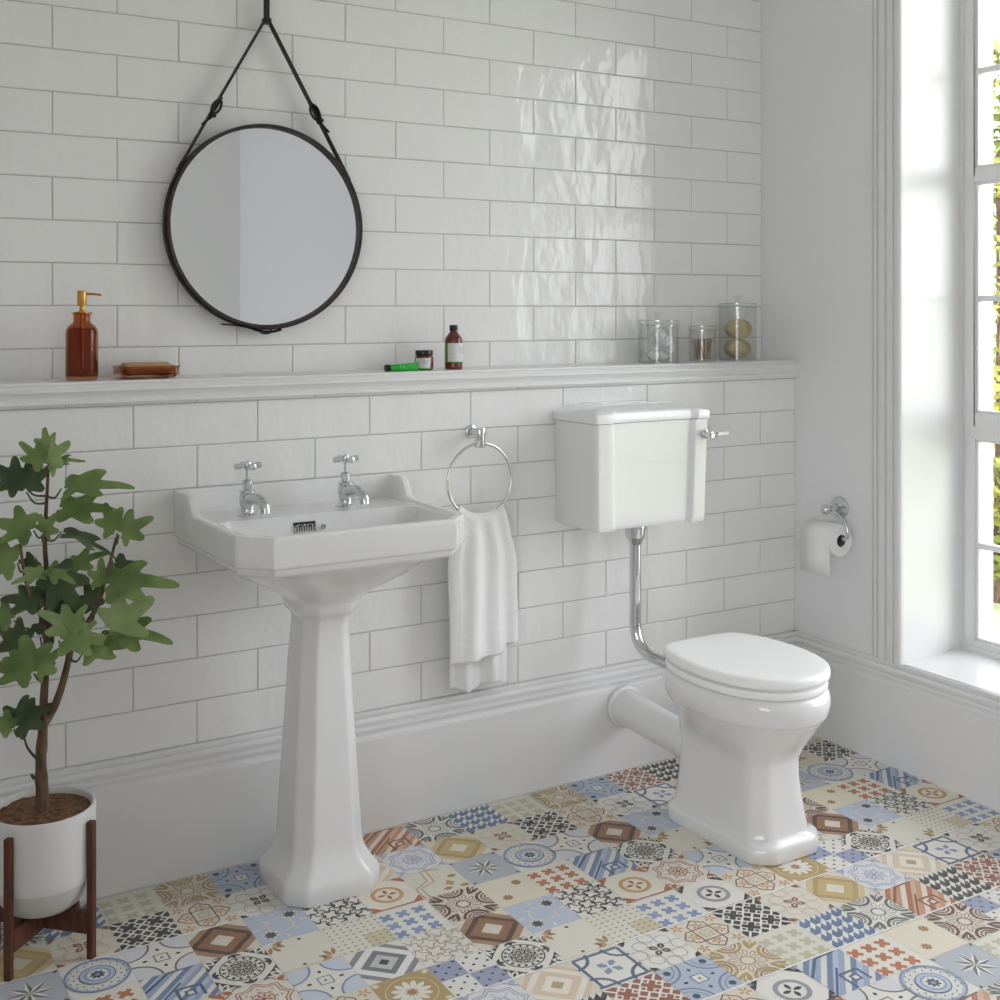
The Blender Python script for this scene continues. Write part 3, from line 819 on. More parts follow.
mb = MB(); mb.loft([Drim(-.022,.4240), Drim(-.022,.4300), Drim(-.006,.4305), Drim(-.001,.434), Drim(.000,.440), Drim(-.0005,.450), Drim(-.003,.4545), Drim(-.008,.4570), Drim(-.014,.4578), Drim(-.05,.4583), Drim(-.10,.4585)]); mb.obj('seat_lid', M['seat'], T, sm=50)
for dx in (-.075, .075):
    mb = MB()
    mb.lathe([(0,-.017),(.011,-.017),(.012,-.015),(.012,.015),(.011,.017),(0,.017)], (CX_+dx, -.327, .424), 16, axis='x')
    mb.box(CX_+dx-.006, CX_+dx+.006, -.345, -.33, .403, .428)
    mb.obj('seat_hinge', M['chrome'], T)
# spigot at the back of the pan, with the water inlet
mb = MB()
sp = [(CX_-.004,-.30,.168),(CX_-.003,-.33,.166),(CX_,-.40,.164),(CX_,-.46,.166)]
mb.tube(sp, [.0525,.0525,.056,.05], 32); mb.obj('pan_spigot', M['ceramic'], T)
mb = MB(); mb.tube([(CX_-.01,-.327,.362),(CX_-.01,-.36,.362)], .027, 20); mb.obj('water_inlet', M['ceramic'], T)

T = thing('soil_pipe', (-.712,-.03,.185), 'white waste pipe running from the wall collar to the toilet pan', 'pipe')
mb = MB(); mb.tube([(-.712,-.034,.186),(-.709,-.10,.180),(-.707,-.18,.173),(-.706,-.299,.168)], [.052,.0505,.0485,.0475], 40); mb.obj('pipe_run', M['paint_white'], T)
mb = MB(); mb.lathe([(.02,-.0285),(.059,-.0285),(.061,-.0305),(.061,-.039),(.058,-.042),(.053,-.043),(.02,-.043)], (-.712,0,.186), 44, axis='y'); mb.obj('wall_collar', M['paint_white'], T)

# cistern
QX = -.7375
def cis(s, z, D=.208, rec=.013):
    """plan of the cistern, s shrinks it"""
    hx = .2035-s; yf = -(D-s)
    c = .016
    pts = [(-hx,-.001),(-hx,yf+c*.5),(-hx+c*.5,yf),(-hx+.057,yf),(-hx+.057+rec,yf+rec),(hx-.050-rec,yf+rec),(hx-.050,yf),(hx-c*.5,yf),(hx,yf+c*.5),(hx,-.001)]
    return pts
def rp(pts, r=.004, n=4):
    out = []
    N = len(pts)
    for i in range(N):
        a, b, c = Vector(pts[i-1]), Vector(pts[i]), Vector(pts[(i+1) % N])
        u, v = (a-b), (c-b); rr_ = min(r, u.length*.45, v.length*.45); u.normalize(); v.normalize()
        p0, p2 = b+u*rr_, b+v*rr_
        for k in range(n+1):
            t = k/n; out.append(((1-t)**2*p0+2*t*(1-t)*b+t*t*p2))
    return out
def cring(s, z, r=.004, **k): return [(QX+p.x, p.y, z) for p in rp(cis(s, z, **k), r)]
T = thing('toilet_cistern', (QX, 0, .735), 'white ceramic cistern with recessed front panel on the tiled wall above the toilet pan', 'cistern')
rings = [cring(.030,.736), cring(.020,.734), cring(.014,.735), cring(.0115,.739), cring(.0105,.75), cring(.0045,1.027)]
mb = MB(); mb.loft(rings); mb.obj('cistern_tank', M['ceramic'], T, sm=40)
rings = [cring(.006,1.0285), cring(.0005,1.0285), cring(-.0005,1.030), cring(-.0005,1.048), cring(.0005,1.051), cring(.0035,1.0545,rec=.012), cring(.010,1.0570,.006,rec=.009), cring(.022,1.0605,.008,rec=.004), cring(.040,1.0640,.01,rec=.001), cring(.070,1.0690,.012,rec=.001), cring(.095,1.0715,.014,rec=.001)]
for R in rings:      # keep the back edge against the wall
    n = len(R)
    for i, p in enumerate(R):
        if p[1] > -.02: R[i] = (p[0], -.001 if p[1] > -.006 else p[1], p[2])
mb = MB(); mb.loft(rings); mb.obj('cistern_lid', M['ceramic'], T, sm=25)
lx, ly_, lz = -.557, -.207, .984
mb = MB()
mb.lathe([(0,.002),(.0135,.002),(.0145,-.001),(.013,-.005),(.008,-.008),(.0065,-.012),(.0065,-.018),(.010,-.019),(.011,-.026),(.009,-.031),(0,-.032)], (lx,ly_,lz), 24, axis='y')
mb.tube([(lx+.006,ly_-.025,lz),(lx+.014,ly_-.026,lz),(lx+.020,ly_-.026,lz)], [.006,.007,.0075], 14)
mb.obj('flush_lever', M['chrome'], T)
lv = bpy.data.objects['flush_lever']
mb = MB(); mb.tube([(lx+.020,ly_-.026,lz),(lx+.024,ly_-.026,lz),(lx+.036,ly_-.026,lz+.001),(lx+.052,ly_-.026,lz+.001),(lx+.060,ly_-.026,lz+.001),(lx+.064,ly_-.026,lz+.001)], [.0065,.0062,.0052,.0062,.0078,.004], 14)
o = mb.obj('lever_grip', M['ceramic'], lv)
T = thing('flush_pipe', (-.74,-.122,.735), 'chrome flush pipe dropping from the cistern and bending into the toilet pan', 'pipe')
mb = MB(); pts = crv([(-.742,-.122,.70),(-.742,-.122,.60),(-.742,-.122,.50),(-.742,-.122,.445),(-.740,-.134,.402),(-.734,-.168,.374),(-.724,-.22,.365),(-.714,-.27,.3625),(-.712,-.326,.362)], 8)
mb.tube(pts, .0165, 20); mb.obj('pipe_run', M['chrome'], T, sm=60)
mb = MB(); mb.lathe([(0,.7335),(.031,.7335),(.032,.730),(.032,.724),(.029,.712),(.028,.700),(.0255,.692),(.020,.684),(.0185,.676),(.0165,.674)], (-.742,-.122,0), 28, cap1=False); mb.obj('coupling_nut', M['chrome'], T)
mb = MB(); mb.tube([(-.716,-.292,.3625),(-.715,-.2935,.3625),(-.7145,-.312,.3625),(-.713,-.325,.362)], [.018,.023,.0235,.025], 24); mb.obj('inlet_coupling', M['ceramic'], T)

# ------------------------------------------------------------------ towel ring and towel
RCX, RCZ, RR, RYY = -1.213, .882, .0985, -.058
T = thing('towel_ring', (RCX, 0, .98), 'chrome towel ring on the tiled wall right of the washbasin', 'towel ring')
mb = MB(); mb.lathe([(0,0),(.018,0),(.018,-.006),(.015,-.008),(.0105,-.009),(.0105,-.045),(.0,-.045)], (RCX+.004,-.0002,1.008), 24, axis='y')
mb.lathe([(0,-.026),(.0135,-.026),(.0145,-.024),(.0145,.010),(.0165,.011),(.0165,.024),(.0155,.026),(0,.026)], (RCX,RYY,.996), 24)
mb.obj('ring_mount', M['chrome'], T)
mb = MB(); mb.tube([(RCX+RR*math.sin(a), RYY, RCZ+RR*math.cos(a)) for a in [2*PI*k/72 for k in range(72)]], .0042, 12, closed=True, up=(0,1,0)); mb.obj('ring', M['chrome'], T, sm=60)
# towel: one cloth folded over the ring
def towel():
    NS, NT = 90, 120
    V = []; F = []
    for j in range(NT+1):
        t = j/NT
        for i in range(NS+1):
            s = i/NS*2-1
            # length coordinate: 0 back hem .. .5 ring .. 1 front hem
            front = t > .5
            k = abs(t-.5)*2          # 0 at ring, 1 at hem
            drop = (.388 if front else .474)*k
            top_w, bot_w = .068, (.104 if front else .094)
            w = lerp(top_w, bot_w, sstep(0, .40, k))
            xr = s*top_w*.98
            ztop = RCZ-math.sqrt(max(1e-6, (RR-.0)**2-xr*xr))+.0085
            fl = sstep(0, .25, k)
            if front:
                fold = .012*math.sin(4.2*s+.5)+.0065*math.sin(9.5*s+1.0+.8*k)
                if s > .42: fold += .020*(s-.42)/.58*1.6*fl      # right edge folded towards the wall
                if s < -.75: fold += .012*(-.75-s)/.25
                y = RYY-.0085-.010*fl+fold*fl*.8-.004*math.sin(2*k+s)
                y += .006*(1-fl)*math.cos(10*s)*.3
            else:
                y = RYY+.0085+.004*fl+.010*math.sin(7*s+2)*fl+.004*math.sin(15*s)*fl
                y = min(y, -.032)
            if k < .035:
                y = RYY+(1 if not front else -1)*.0085*math.sin(k/.035*PI/2)*1.0
            z = ztop*(1-sstep(0,.5,k))+ (RCZ-RR*.93+.0085)*sstep(0,.5,k) - drop
            if k < .035: z += 0
            x = RCX+.006-.006*(1-k)+s*w+(.002*math.sin(6*k+3*s))-.003*k + (.004*k if front else .008)
            hem = 0
            if front and s > .5: z += .020*sstep(.5,.62,s)*k
            if front: z += .004*s*k
            if not front: z += .008*math.sin(5*s)*k
            if front:   # woven band near the hem
                for bk0 in (.80,.86): 
                    if abs(k-bk0) < .018: y += .0016
            V.append((x, y, z))
    for j in range(NT):
        for i in range(NS): a = j*(NS+1)+i; F.append((a, a+1, a+NS+2, a+NS+1))
    mb = MB(); mb.add(V, F)
    o = mb.obj('hand_towel', M['towel'], None, sm=80, fixn=False)
    md = o.modifiers.new('thick', 'SOLIDIFY'); md.thickness = .0045; md.offset = 0
    o['label'] = 'white terry hand towel hanging folded over the chrome ring beside the washbasin'; o['category'] = 'towel'
towel()

# ------------------------------------------------------------------ toilet roll and holder on the right wall
RZc, RXc = .646, -.070
T = thing('toilet_roll_holder', (0,-.195,.73), 'chrome toilet roll holder with round wall plate and curved arm on the grey right wall', 'toilet roll holder')
mb = MB(); mb.lathe([(0,0),(-.0,.0),(.034,0),(.034,-.004),(.030,-.007),(.022,-.009),(.020,-.014),(.012,-.017),(.010,-.045),(.0,-.045)], (-.0002,-.192,.727), 32, axis='x'); mb.obj('wall_plate', M['chrome'], T)
mb = MB(); mb.tube(crv([(-.040,-.192,.727),(-.055,-.203,.728),(-.066,-.235,.722),(-.070,-.272,.702),(-.070,-.286,.675),(-.070,-.285,.655),(-.070,-.272,RZc)],6), .0045, 12)
mb.tube([(-.070,-.272,RZc),(-.070,-.13,RZc)], .006, 12)
mb.tube([(-.040,-.192,.727),(-.050,-.196,.727),(-.058,-.196,.726)], .005, 12)
mb.lathe([(.0,-.0155)]+[(.0155*math.cos(a), .0155*math.sin(a)) for a in [-1.3+.26*k for k in range(11)]]+[(0,.0155)], (-.066,-.196,.725), 20)
mb.obj('arm', M['chrome'], T)
T = thing('toilet_roll', (RXc,-.2,RZc), 'white toilet roll with a loose sheet hanging down, on the chrome holder', 'toilet roll')
mb = MB(); y0, y1 = -.262, -.140
mb.loft([[(RXc+r*math.cos(2*PI*k/48), y, RZc-.006+r*math.sin(2*PI*k/48)) for k in range(48)] for r, y in ((.0185,y1),(.047,y1),(.0485,y1-.0015),(.0485,y0+.0015),(.047,y0),(.0185,y0),(.0185,y1))], False, False)
mb.obj('paper_roll', M['paper'], T, sm=40)
mb = MB(); mb.loft([[(RXc+.0183*math.cos(2*PI*k/32), y, RZc-.006+.0183*math.sin(2*PI*k/32)) for k in range(32)] for y in (y0+.001,y1-.001)], False, False); mb.obj('core', M['core'], T)
mb = MB(); pth = [(RXc+.0492*math.cos(a), RZc-.006+.0492*math.sin(a)) for a in [PI/2+PI/2*k/10 for k in range(11)]]+[(RXc-.0492,RZc-.04),(RXc-.0488,.58),(RXc-.0480,.537)]
mb.loft([[(x+ (0 if q == 0 else .0006), y, z) for y in (y0+.001, y1-.001)] for q in (0,) for x, z in pth], False, False, closed=False)
o = mb.obj('loose_sheet', M['paper'], T, sm=60); md = o.modifiers.new('t','SOLIDIFY'); md.thickness = .0006

# ------------------------------------------------------------------ mirror on leather strap
MX, MZ, MR = -1.742, 1.553, .2625
MYF, MYB = .108, .150
T = thing('round_mirror', (MX, MYB, MZ), 'round wall mirror in a thin black leather-wrapped frame above the ledge', 'mirror')
mb = MB()
prof = [(MR-.009,MYF+.001),(MR-.006,MYF),(MR-.001,MYF),(MR,MYF+.001),(MR,MYB),(MR-.02,MYB),(MR-.02,MYF+.016),(MR-.009,MYF+.016)]
N = 128; rings = [[(MX+r*math.cos(2*PI*k/N), y, MZ+r*math.sin(2*PI*k/N)) for k in range(N)] for r, y in prof]; rings.append(rings[0])
mb.loft(rings, False, False); mb.obj('mirror_frame', M['leather_edge'], T, sm=40)
mb = MB(); mb.loft([[(MX+(MR-.008)*math.cos(2*PI*k/N), y, MZ+(MR-.008)*math.sin(2*PI*k/N)) for k in range(N)] for y in (MYF+.013, MYF+.018)]); mb.obj('mirror_glass', M['mirror'], T, sm=40)
T2 = thing('mirror_strap', (MX, .12, 2.12), 'black buckled leather strap that carries the round mirror from above', 'strap')
KN = Vector((MX, .113, 2.084))
def tangent(side):
    d = KN-Vector((MX,.113,MZ)); D = d.length; al = math.acos((MR+.0018)/D)
    a = PI/2 + (al if side < 0 else -al)
    return a
yS = .128
mb = MB(); aL, aR = tangent(-1), tangent(1)
arc = []
k = aL
while k < aR+2*PI: arc.append(k); k += .06
arc.append(aR+2*PI)
R2 = MR+.0016
mb.tube([(MX+R2*math.cos(a), yS, MZ+R2*math.sin(a)) for a in arc], .0085, 8, flat=.22, up=None) if False else None
# strap band round the rim, 17 mm wide, 3 mm thick
def band(mb, pts, nrm, w, t):
    R = []
    for p, n in zip(pts, nrm):
        p = Vector(p); n = Vector(n).normalized(); b = Vector((0,1,0))
        R.append([tuple(p-b*w/2), tuple(p+b*w/2), tuple(p+b*w/2+n*t), tuple(p-b*w/2+n*t)])
    mb.loft(R)
band(mb, [(MX+(R2-.0012)*math.cos(a), yS, MZ+(R2-.0012)*math.sin(a)) for a in arc], [(math.cos(a),0,math.sin(a)) for a in arc], .017, .003)
for a, s in ((aL,-1),(aR,1)):
    p0 = Vector((MX+R2*math.cos(a), yS, MZ+R2*math.sin(a))); p1 = Vector((KN.x+s*.003, yS, KN.z))
    d = p1-p0; n = Vector((d.z,0,-d.x))*s*1; n.normalize()
    band(mb, [p0, p0+d*.5, p1], [n,n,n], .016, .0050)
band(mb, [(MX-.0055,yS,2.082),(MX-.0055,yS,2.30)], [(1,0,0)]*2, .015, .003); band(mb, [(MX+.0028,yS,2.082),(MX+.0028,yS,2.30)], [(1,0,0)]*2, .015, .003)
mb.obj('strap_band', M['leather'], T2, sm=30)
mb = MB(); mb.box(MX-.010, MX+.010, yS-.0105, yS+.0105, 2.076, 2.091); mb.obj('strap_loop', M['leather'], T2, sm=0, bevel=.002)
def buckle(pos, d, s):
    pos = Vector(pos); d = Vector(d).normalized(); n = Vector((d.z,0,-d.x)); y = Vector((0,1,0))
    mb = MB(); ring = []
    for k in range(24):
        a = 2*PI*k/24; ring.append(tuple(pos+d*(.020*math.cos(a))+n*(.010*math.sin(a))+y*(-.006)))
    mb.tube(ring, .0034, 8, closed=True)
    mb.tube([tuple(pos-d*.02-y*.012), tuple(pos+d*.02-y*.012)], .0024, 6)
    o = mb.obj('buckle', M['leather'], T2, sm=50)
    mb = MB()
    pts = crv([pos+d*.024+n*.002*s-y*.012, pos+d*.01+n*.008*s-y*.014, pos-d*.01+n*.007*s-y*.013, pos-d*.028+n*.000-y*.012, pos-d*.045+n*.004*s-y*.011, pos-d*.062+n*.010*s-y*.010], 6)
    mb.tube([tuple(p) for p in pts], [.0085]*10+[.0080]*12+[.0065]*(len(pts)-23)+[.0025], 8, flat=.45)
    mb.tube([tuple(pos-d*.025-y*.012+n*a) for a in (-.009,.009)], .0050, 8)
    mb.obj('strap_keeper', M['leather'], o, sm=50)
for a, s in ((aL,-1),(aR,1)):
    p0 = Vector((MX+R2*math.cos(a), yS, MZ+R2*math.sin(a))); p1 = Vector((KN.x, yS, KN.z)); d = (p1-p0)
    buckle(p0+d*(.415 if s < 0 else .43), d, s)
# loose end under the mirror
mb = MB()
pts = crv([(MX+.035,yS-.004,MZ-MR-.004),(MX+.01,yS-.012,MZ-MR-.0085),(MX-.02,yS-.010,MZ-MR-.007),(MX-.05,yS-.008,MZ-MR+.002),(MX-.08,yS-.006,MZ-MR+.008),(MX-.125,yS-.006,MZ-MR+.012)], 6)
mb.tube([tuple(p) for p in pts], [.008]*16+[.0065]*8+[.005]*(len(pts)-25)+[.0015], 8, flat=.4)
ring = [(MX-.005+.016*math.cos(a), yS-.008, MZ-MR-.007+.0065*math.sin(a)) for a in [2*PI*k/20 for k in range(20)]]
mb.tube(ring, .002, 8, closed=True)
mb.obj('strap_end', M['leather'], T2, sm=50)
# peg in the wall the strap hangs on (above the picture)
mb = MB(); mb.lathe([(0,.156),(.016,.156),(.016,.118),(.020,.116),(.020,.108),(0,.106)], (MX,0,2.300), 24, axis='y'); o = mb.obj('wall_peg', M['leather'], None)
o['label'] = 'black round wall peg above the mirror that the strap hangs from'; o['category'] = 'wall peg'

# ------------------------------------------------------------------ things on the ledge
SZ = 1.175
def rbox_ring(cx, cy, hx, hy, r, z, n=6):
    pts = rp([(-hx,-hy),(hx,-hy),(hx,hy),(-hx,hy)], r, n); return [(cx+p.x, cy+p.y, z) for p in pts]
# soap dispenser
x, y = -2.218, .055
T = thing('soap_dispenser', (x,y,SZ), 'brown amber glass soap dispenser with a brass pump at the left end of the ledge', 'soap dispenser')
mb = MB()
mb.lathe([(0,.001),(.033,.001),(.035,.004),(.0365,.010),(.0365,.112),(.035,.122),(.030,.131),(.022,.137),(.0195,.141),(.0195,.158),(.0235,.160),(.0235,.163),(.017,.163),(.017,.140),(.020,.134),(.029,.128),(.0330,.121),(.0343,.112),(.0343,.014),(.032,.010),(0,.009)], (x,y,SZ), 48, cap0=False, cap1=False); mb.obj('glass_bottle', M['amber'], T, sm=40)
mb = MB(); mb.lathe([(0,.0095),(.031,.0105),(.0338,.015),(.0338,.112),(.0325,.1195),(.0285,.1265),(0,.1265)], (x,y,SZ), 40); mb.obj('liquid_soap', mat('amber_soap', RGB(214,164,136), .2, trans=.7, ior=1.3), T)
mb = MB(); mb.lathe([(0,.158),(.0165,.158),(.0165,.165),(.008,.166),(.0055,.169),(.0055,.178),(.0095,.179),(.0105,.181),(.0105,.214),(.0095,.216),(0,.216)], (x,y,SZ), 28)
mb.tube(crv([(x+.005,y-.002,SZ+.2085),(x+.018,y-.008,SZ+.208),(x+.030,y-.014,SZ+.207),(x+.040,y-.019,SZ+.205)],5), [.0032]*8+[.0028]*8, 10)
mb.tube([(x,y,SZ+.03),(x,y,SZ+.16)], .0028, 8)
mb.obj('brass_pump', M['brass'], T); T.scale = (1, 1, .965)
# soap dish and bar
x, y = -2.066, .072
T = thing('soap_dish', (x,y,SZ), 'low amber glass soap dish on the ledge beside the dispenser', 'soap dish')
mb = MB()
R = [rbox_ring(x,y,0.0589,.040,.012,SZ+.001), rbox_ring(x,y,0.0644,.045,.014,SZ+.004), rbox_ring(x,y,0.0676,.048,.016,SZ+.010), rbox_ring(x,y,0.0685,.049,.016,SZ+.026), rbox_ring(x,y,0.0722,.053,.018,SZ+.0275), rbox_ring(x,y,0.0722,.053,.018,SZ+.030), rbox_ring(x,y,0.0644,.045,.014,SZ+.030), rbox_ring(x,y,0.0635,.044,.014,SZ+.012), rbox_ring(x,y,0.0552,.036,.012,SZ+.009)]
mb.loft(R); mb.obj('glass_dish', M['amber'], T, sm=40)
mb = MB(); mb.loft([rbox_ring(x,y,.050,.026,.010,SZ+.010), rbox_ring(x,y,.054,.030,.012,SZ+.013), rbox_ring(x,y,.054,.030,.012,SZ+.033), rbox_ring(x,y,.050,.026,.010,SZ+.037)])
o = mb.obj('soap_bar', M['soap'], None, sm=40); o['label'] = 'tan soap bar lying in the amber glass soap dish'; o['category'] = 'soap'

# green tube, small jar, bottle
def strip_label(mb, cx, cy, r, z0, z1, a0, a1, mt, n=24, cap=0):
    A = [(cx+r*math.cos(lerp(a0,a1,k/n)), cy+r*math.sin(lerp(a0,a1,k/n)), z0) for k in range(n+1)]
    B = [(p[0],p[1],z1) for p in A]; mb.loft([A,B], False, False, mt, closed=False)
x, y = -1.315, .045
T = thing('brown_bottle', (-1.2285,.060,SZ), 'tall brown bottle with black cap and white label, right of the small jar', 'bottle')
bx, by = -1.2285, .060
mb = MB(); mb.lathe([(0,.0005),(.0225,.0005),(.0245,.003),(.0248,.008),(.0248,.077),(.0235,.084),(.018,.093),(.0115,.101),(.0095,.105),(.0095,.111),(0,.111)], (bx,by,SZ), 36); mb.obj('bottle_body', M['amber_dark'], T, sm=40)
mb = MB(); mb.lathe([(0,.106),(.0112,.106),(.0115,.107),(.0115,.120),(.0105,.1215),(0,.1215)], (bx,by,SZ), 28); mb.obj('cap', M['blackcap'], T)
mb = MB(); strip_label(mb,bx,by,.0251,SZ+.021,SZ+.072,-2.75,.25,M['label']); strip_label(mb,bx,by,.02525,SZ+.019,SZ+.0215,-2.95,.25,M['green']); strip_label(mb,bx,by,.02525,SZ+.019,SZ+.072,-2.98,-2.75,M['green'])
for q,(z,a) in enumerate(((.058,-.75),(.054,-.45),(.049,-.85),(.045,-.5),(.030,-1.0))): strip_label(mb,bx,by,.02532,SZ+z,SZ+z+.0012,-1.45,a,M['inkgrey'],8)
mb.obj('label', None, T, sm=0, fixn=False)
jx, jy = -1.319, .062
T = thing('cosmetic_jar', (jx,jy,SZ), 'small brown jar with black lid and white label, right behind the green tube', 'jar')
mb = MB(); mb.lathe([(0,.0005),(.0235,.0005),(.0255,.003),(.0255,.034),(.0235,.038),(.021,.0395),(0,.0395)], (jx,jy,SZ), 36); mb.obj('jar_body', M['amber_dark'], T, sm=40)
mb = MB(); mb.lathe([(0,.0395),(.0235,.0395),(.0242,.041),(.0242,.052),(.0232,.0535),(0,.0535)], (jx,jy,SZ), 36); mb.obj('lid', M['blackcap'], T)
mb = MB(); strip_label(mb,jx,jy,.0258,SZ+.006,SZ+.033,-3.1,-1.35,M['label']); strip_label(mb,jx,jy,.0259,SZ+.004,SZ+.0065,-3.1,-1.35,M['green_light'])
for z,a in ((.026,-1.5),(.022,-1.3),(.018,-1.7)): strip_label(mb,jx,jy,.0260,SZ+z,SZ+z+.001,-2.2,a,M['inkgrey'],8)
mb.obj('label', None, T, sm=0, fixn=False)
T = thing('cosmetic_tube', (-1.396,.018,SZ), 'green squeeze tube with a black cap lying in front of the small brown jar', 'tube')
d = Vector((.995,-.10,0)).normalized(); c0 = Vector((-1.442,.020,SZ+.0100)); nn = Vector((-d.y,d.x,0))
R = []
for t, w, h in ((.0,.0098,.0090),(.012,.0100,.0092),(.03,.0092,.0098),(.05,.0066,.0104),(.066,.0034,.0110),(.074,.0014,.0115),(.080,.0012,.0115)):
    c = c0+d*t; zz = c.z-.0115+max(h,.004)+ (.0008 if h < .004 else 0) + (0 if h > .004 else 0)
    R.append([tuple(Vector((c.x,c.y,SZ+.0008+h))+nn*w*math.cos(2*PI*k/24)+Vector((0,0,1))*h*math.sin(2*PI*k/24)) for k in range(24)])
mb = MB(); mb.loft(R); mb.obj('tube_body', M['green'], T, sm=50)
mb = MB(); mb.tube([tuple(c0-d*.014), tuple(c0-d*.013), tuple(c0-d*.0005)], [.0088,.0092,.0092], 20); mb.obj('cap', M['blackcap'], T)
mb = MB()
for t in (.026,.034):
    c = c0+d*t; cc = c0+d*(t+.004)
    mb.loft([[tuple(Vector((q.x,q.y,SZ+.0008+.0097))+nn*.0104*math.cos(a)+Vector((0,0,1))*.0101*math.sin(a)) for a in [.25+ (PI-.5+1.2)*k/16-.6 for k in range(17)]] for q in (c,cc)], False, False, closed=False)
mb.obj('label_band', M['green_light'], T, sm=0, fixn=False)

# glass canisters
def canister(name, x, y, r, h, label, fill):
    T = thing(name, (x,y,SZ), label, 'canister', 'glass canisters at the right end of the ledge')
    mb = MB()
    mb.lathe([(0,.0008),(r-.004,.0008),(r,.004),(r,h-.004),(r-.002,h-.003),(r-.002,.006),(r-.004,.0045),(0,.0045)], (x,y,SZ), 48, cap0=False, cap1=False)
    mb.obj('glass_body', M['jar'], T, sm=40)
    mb = MB()
    mb.lathe([(0,h-.003),(r+.0025,h-.003),(r+.003,h-.001),(r+.003,h+.010),(r+.0015,h+.0115),(.010,h+.013),(.005,h+.016),(.0045,h+.022),(.011,h+.030),(.013,h+.034),(.011,h+.037),(0,h+.038)], (x,y,SZ), 48, cap0=False, cap1=False)
    mb.obj('glass_lid', M['jar'], T, sm=40)
    for zz, rr2, nm_ in ((.0022, r-.0008,'base_rim'),(h-.002, r+.003,'neck_rim'),(h+.0115, r+.0015,'lid_rim')):
        mb = MB(); mb.tube([(x+rr2*math.cos(a), y+rr2*math.sin(a), SZ+zz) for a in [2*PI*k/48 for k in range(48)]], .0009, 6, closed=True); mb.obj(nm_, M['chrome'], T)
    return T
cA = canister('glass_canister', -.503, .075, .0620, .118, 'wide clear glass canister of cotton wool, leftmost of the three canisters on the ledge', None)
cB = canister('glass_canister', -.320, .083, .0420, .100, 'smallest clear glass canister, holding cotton buds, between the other two canisters', None)
cC = canister('glass_canister', -.172, .083, .0600, .172, 'tallest clear glass canister, holding sponges, nearest the right wall on the ledge', None)
for k in range(11):
    a = k*2.4; r = .012+.026*((k*0.37) % 1); z = .030+.021*(k % 4)
    bm = bmesh.new(); bmesh.ops.create_icosphere(bm, subdivisions=2, radius=.019)
    for v in bm.verts: v.co *= 1+.12*noise.noise(v.co*60+Vector((k,0,0)))
    me = bpy.data.meshes.new('cotton_ball'); bm.to_mesh(me); bm.free(); me.materials.append(M['cotton'])
    for p in me.polygons: p.use_smooth = True
    o = bpy.data.objects.new('cotton_ball', me); col.objects.link(o); o.location = (-.503+r*math.cos(a)*1.0, .075+r*math.sin(a), SZ+z-.005)
    o['label'] = 'white cotton wool ball inside the wide glass canister'; o['category'] = 'cotton ball'; o['group'] = 'cotton balls in the wide canister'
for k in range(26):
    a = k*2.39996; r = .026*math.sqrt((k+.5)/26); b = a+random.uniform(-.5,.5); r2 = min(.0335, r+random.uniform(.003,.010))
    mb = MB(); p0 = Vector((-.320+r*math.cos(a), .083+r*math.sin(a), SZ+.007)); p1 = Vector((-.320+r2*math.cos(b), .083+r2*math.sin(b), SZ+.080+random.uniform(-.003,.004)))
    mb.tube([tuple(p0), tuple(p1)], .0012, 6, M['swab'])
    dd = (p1-p0).normalized(); mb.tube([tuple(p1-dd*.009), tuple(p1-dd*.006), tuple(p1), tuple(p1+dd*.002)], [.0014,.0026,.0024,.0008], 8, M['cotton'])
    o = mb.obj('cotton_bud', None, None, sm=50); o['label'] = 'brown-stemmed cotton bud standing in the smallest glass canister'; o['category'] = 'cotton bud'; o['group'] = 'cotton buds in the smallest canister'
for i, (dx, dy, z, s, lb_) in enumerate(((0,0,.038,(1.0,1.0,.72),'lower round natural sponge inside the tallest glass canister'),(.003,.0,.101,(1.0,1.0,.76),'upper round natural sponge inside the tallest glass canister'))):
    bm = bmesh.new(); bmesh.ops.create_icosphere(bm, subdivisions=4, radius=.043)
    for v in bm.verts:
        v.co *= 1+.05*noise.noise(v.co*70+Vector((i*9,0,0)))
        v.co.x *= s[0]; v.co.y *= s[1]; v.co.z *= s[2]
    me = bpy.data.meshes.new('natural_sponge'); bm.to_mesh(me); bm.free(); me.materials.append(M['sponge'])
    for p in me.polygons: p.use_smooth = True
    o = bpy.data.objects.new('natural_sponge', me); col.objects.link(o); o.location = (-.172+dx, .083+dy, SZ+z); o['label'] = lb_; o['category'] = 'sponge'

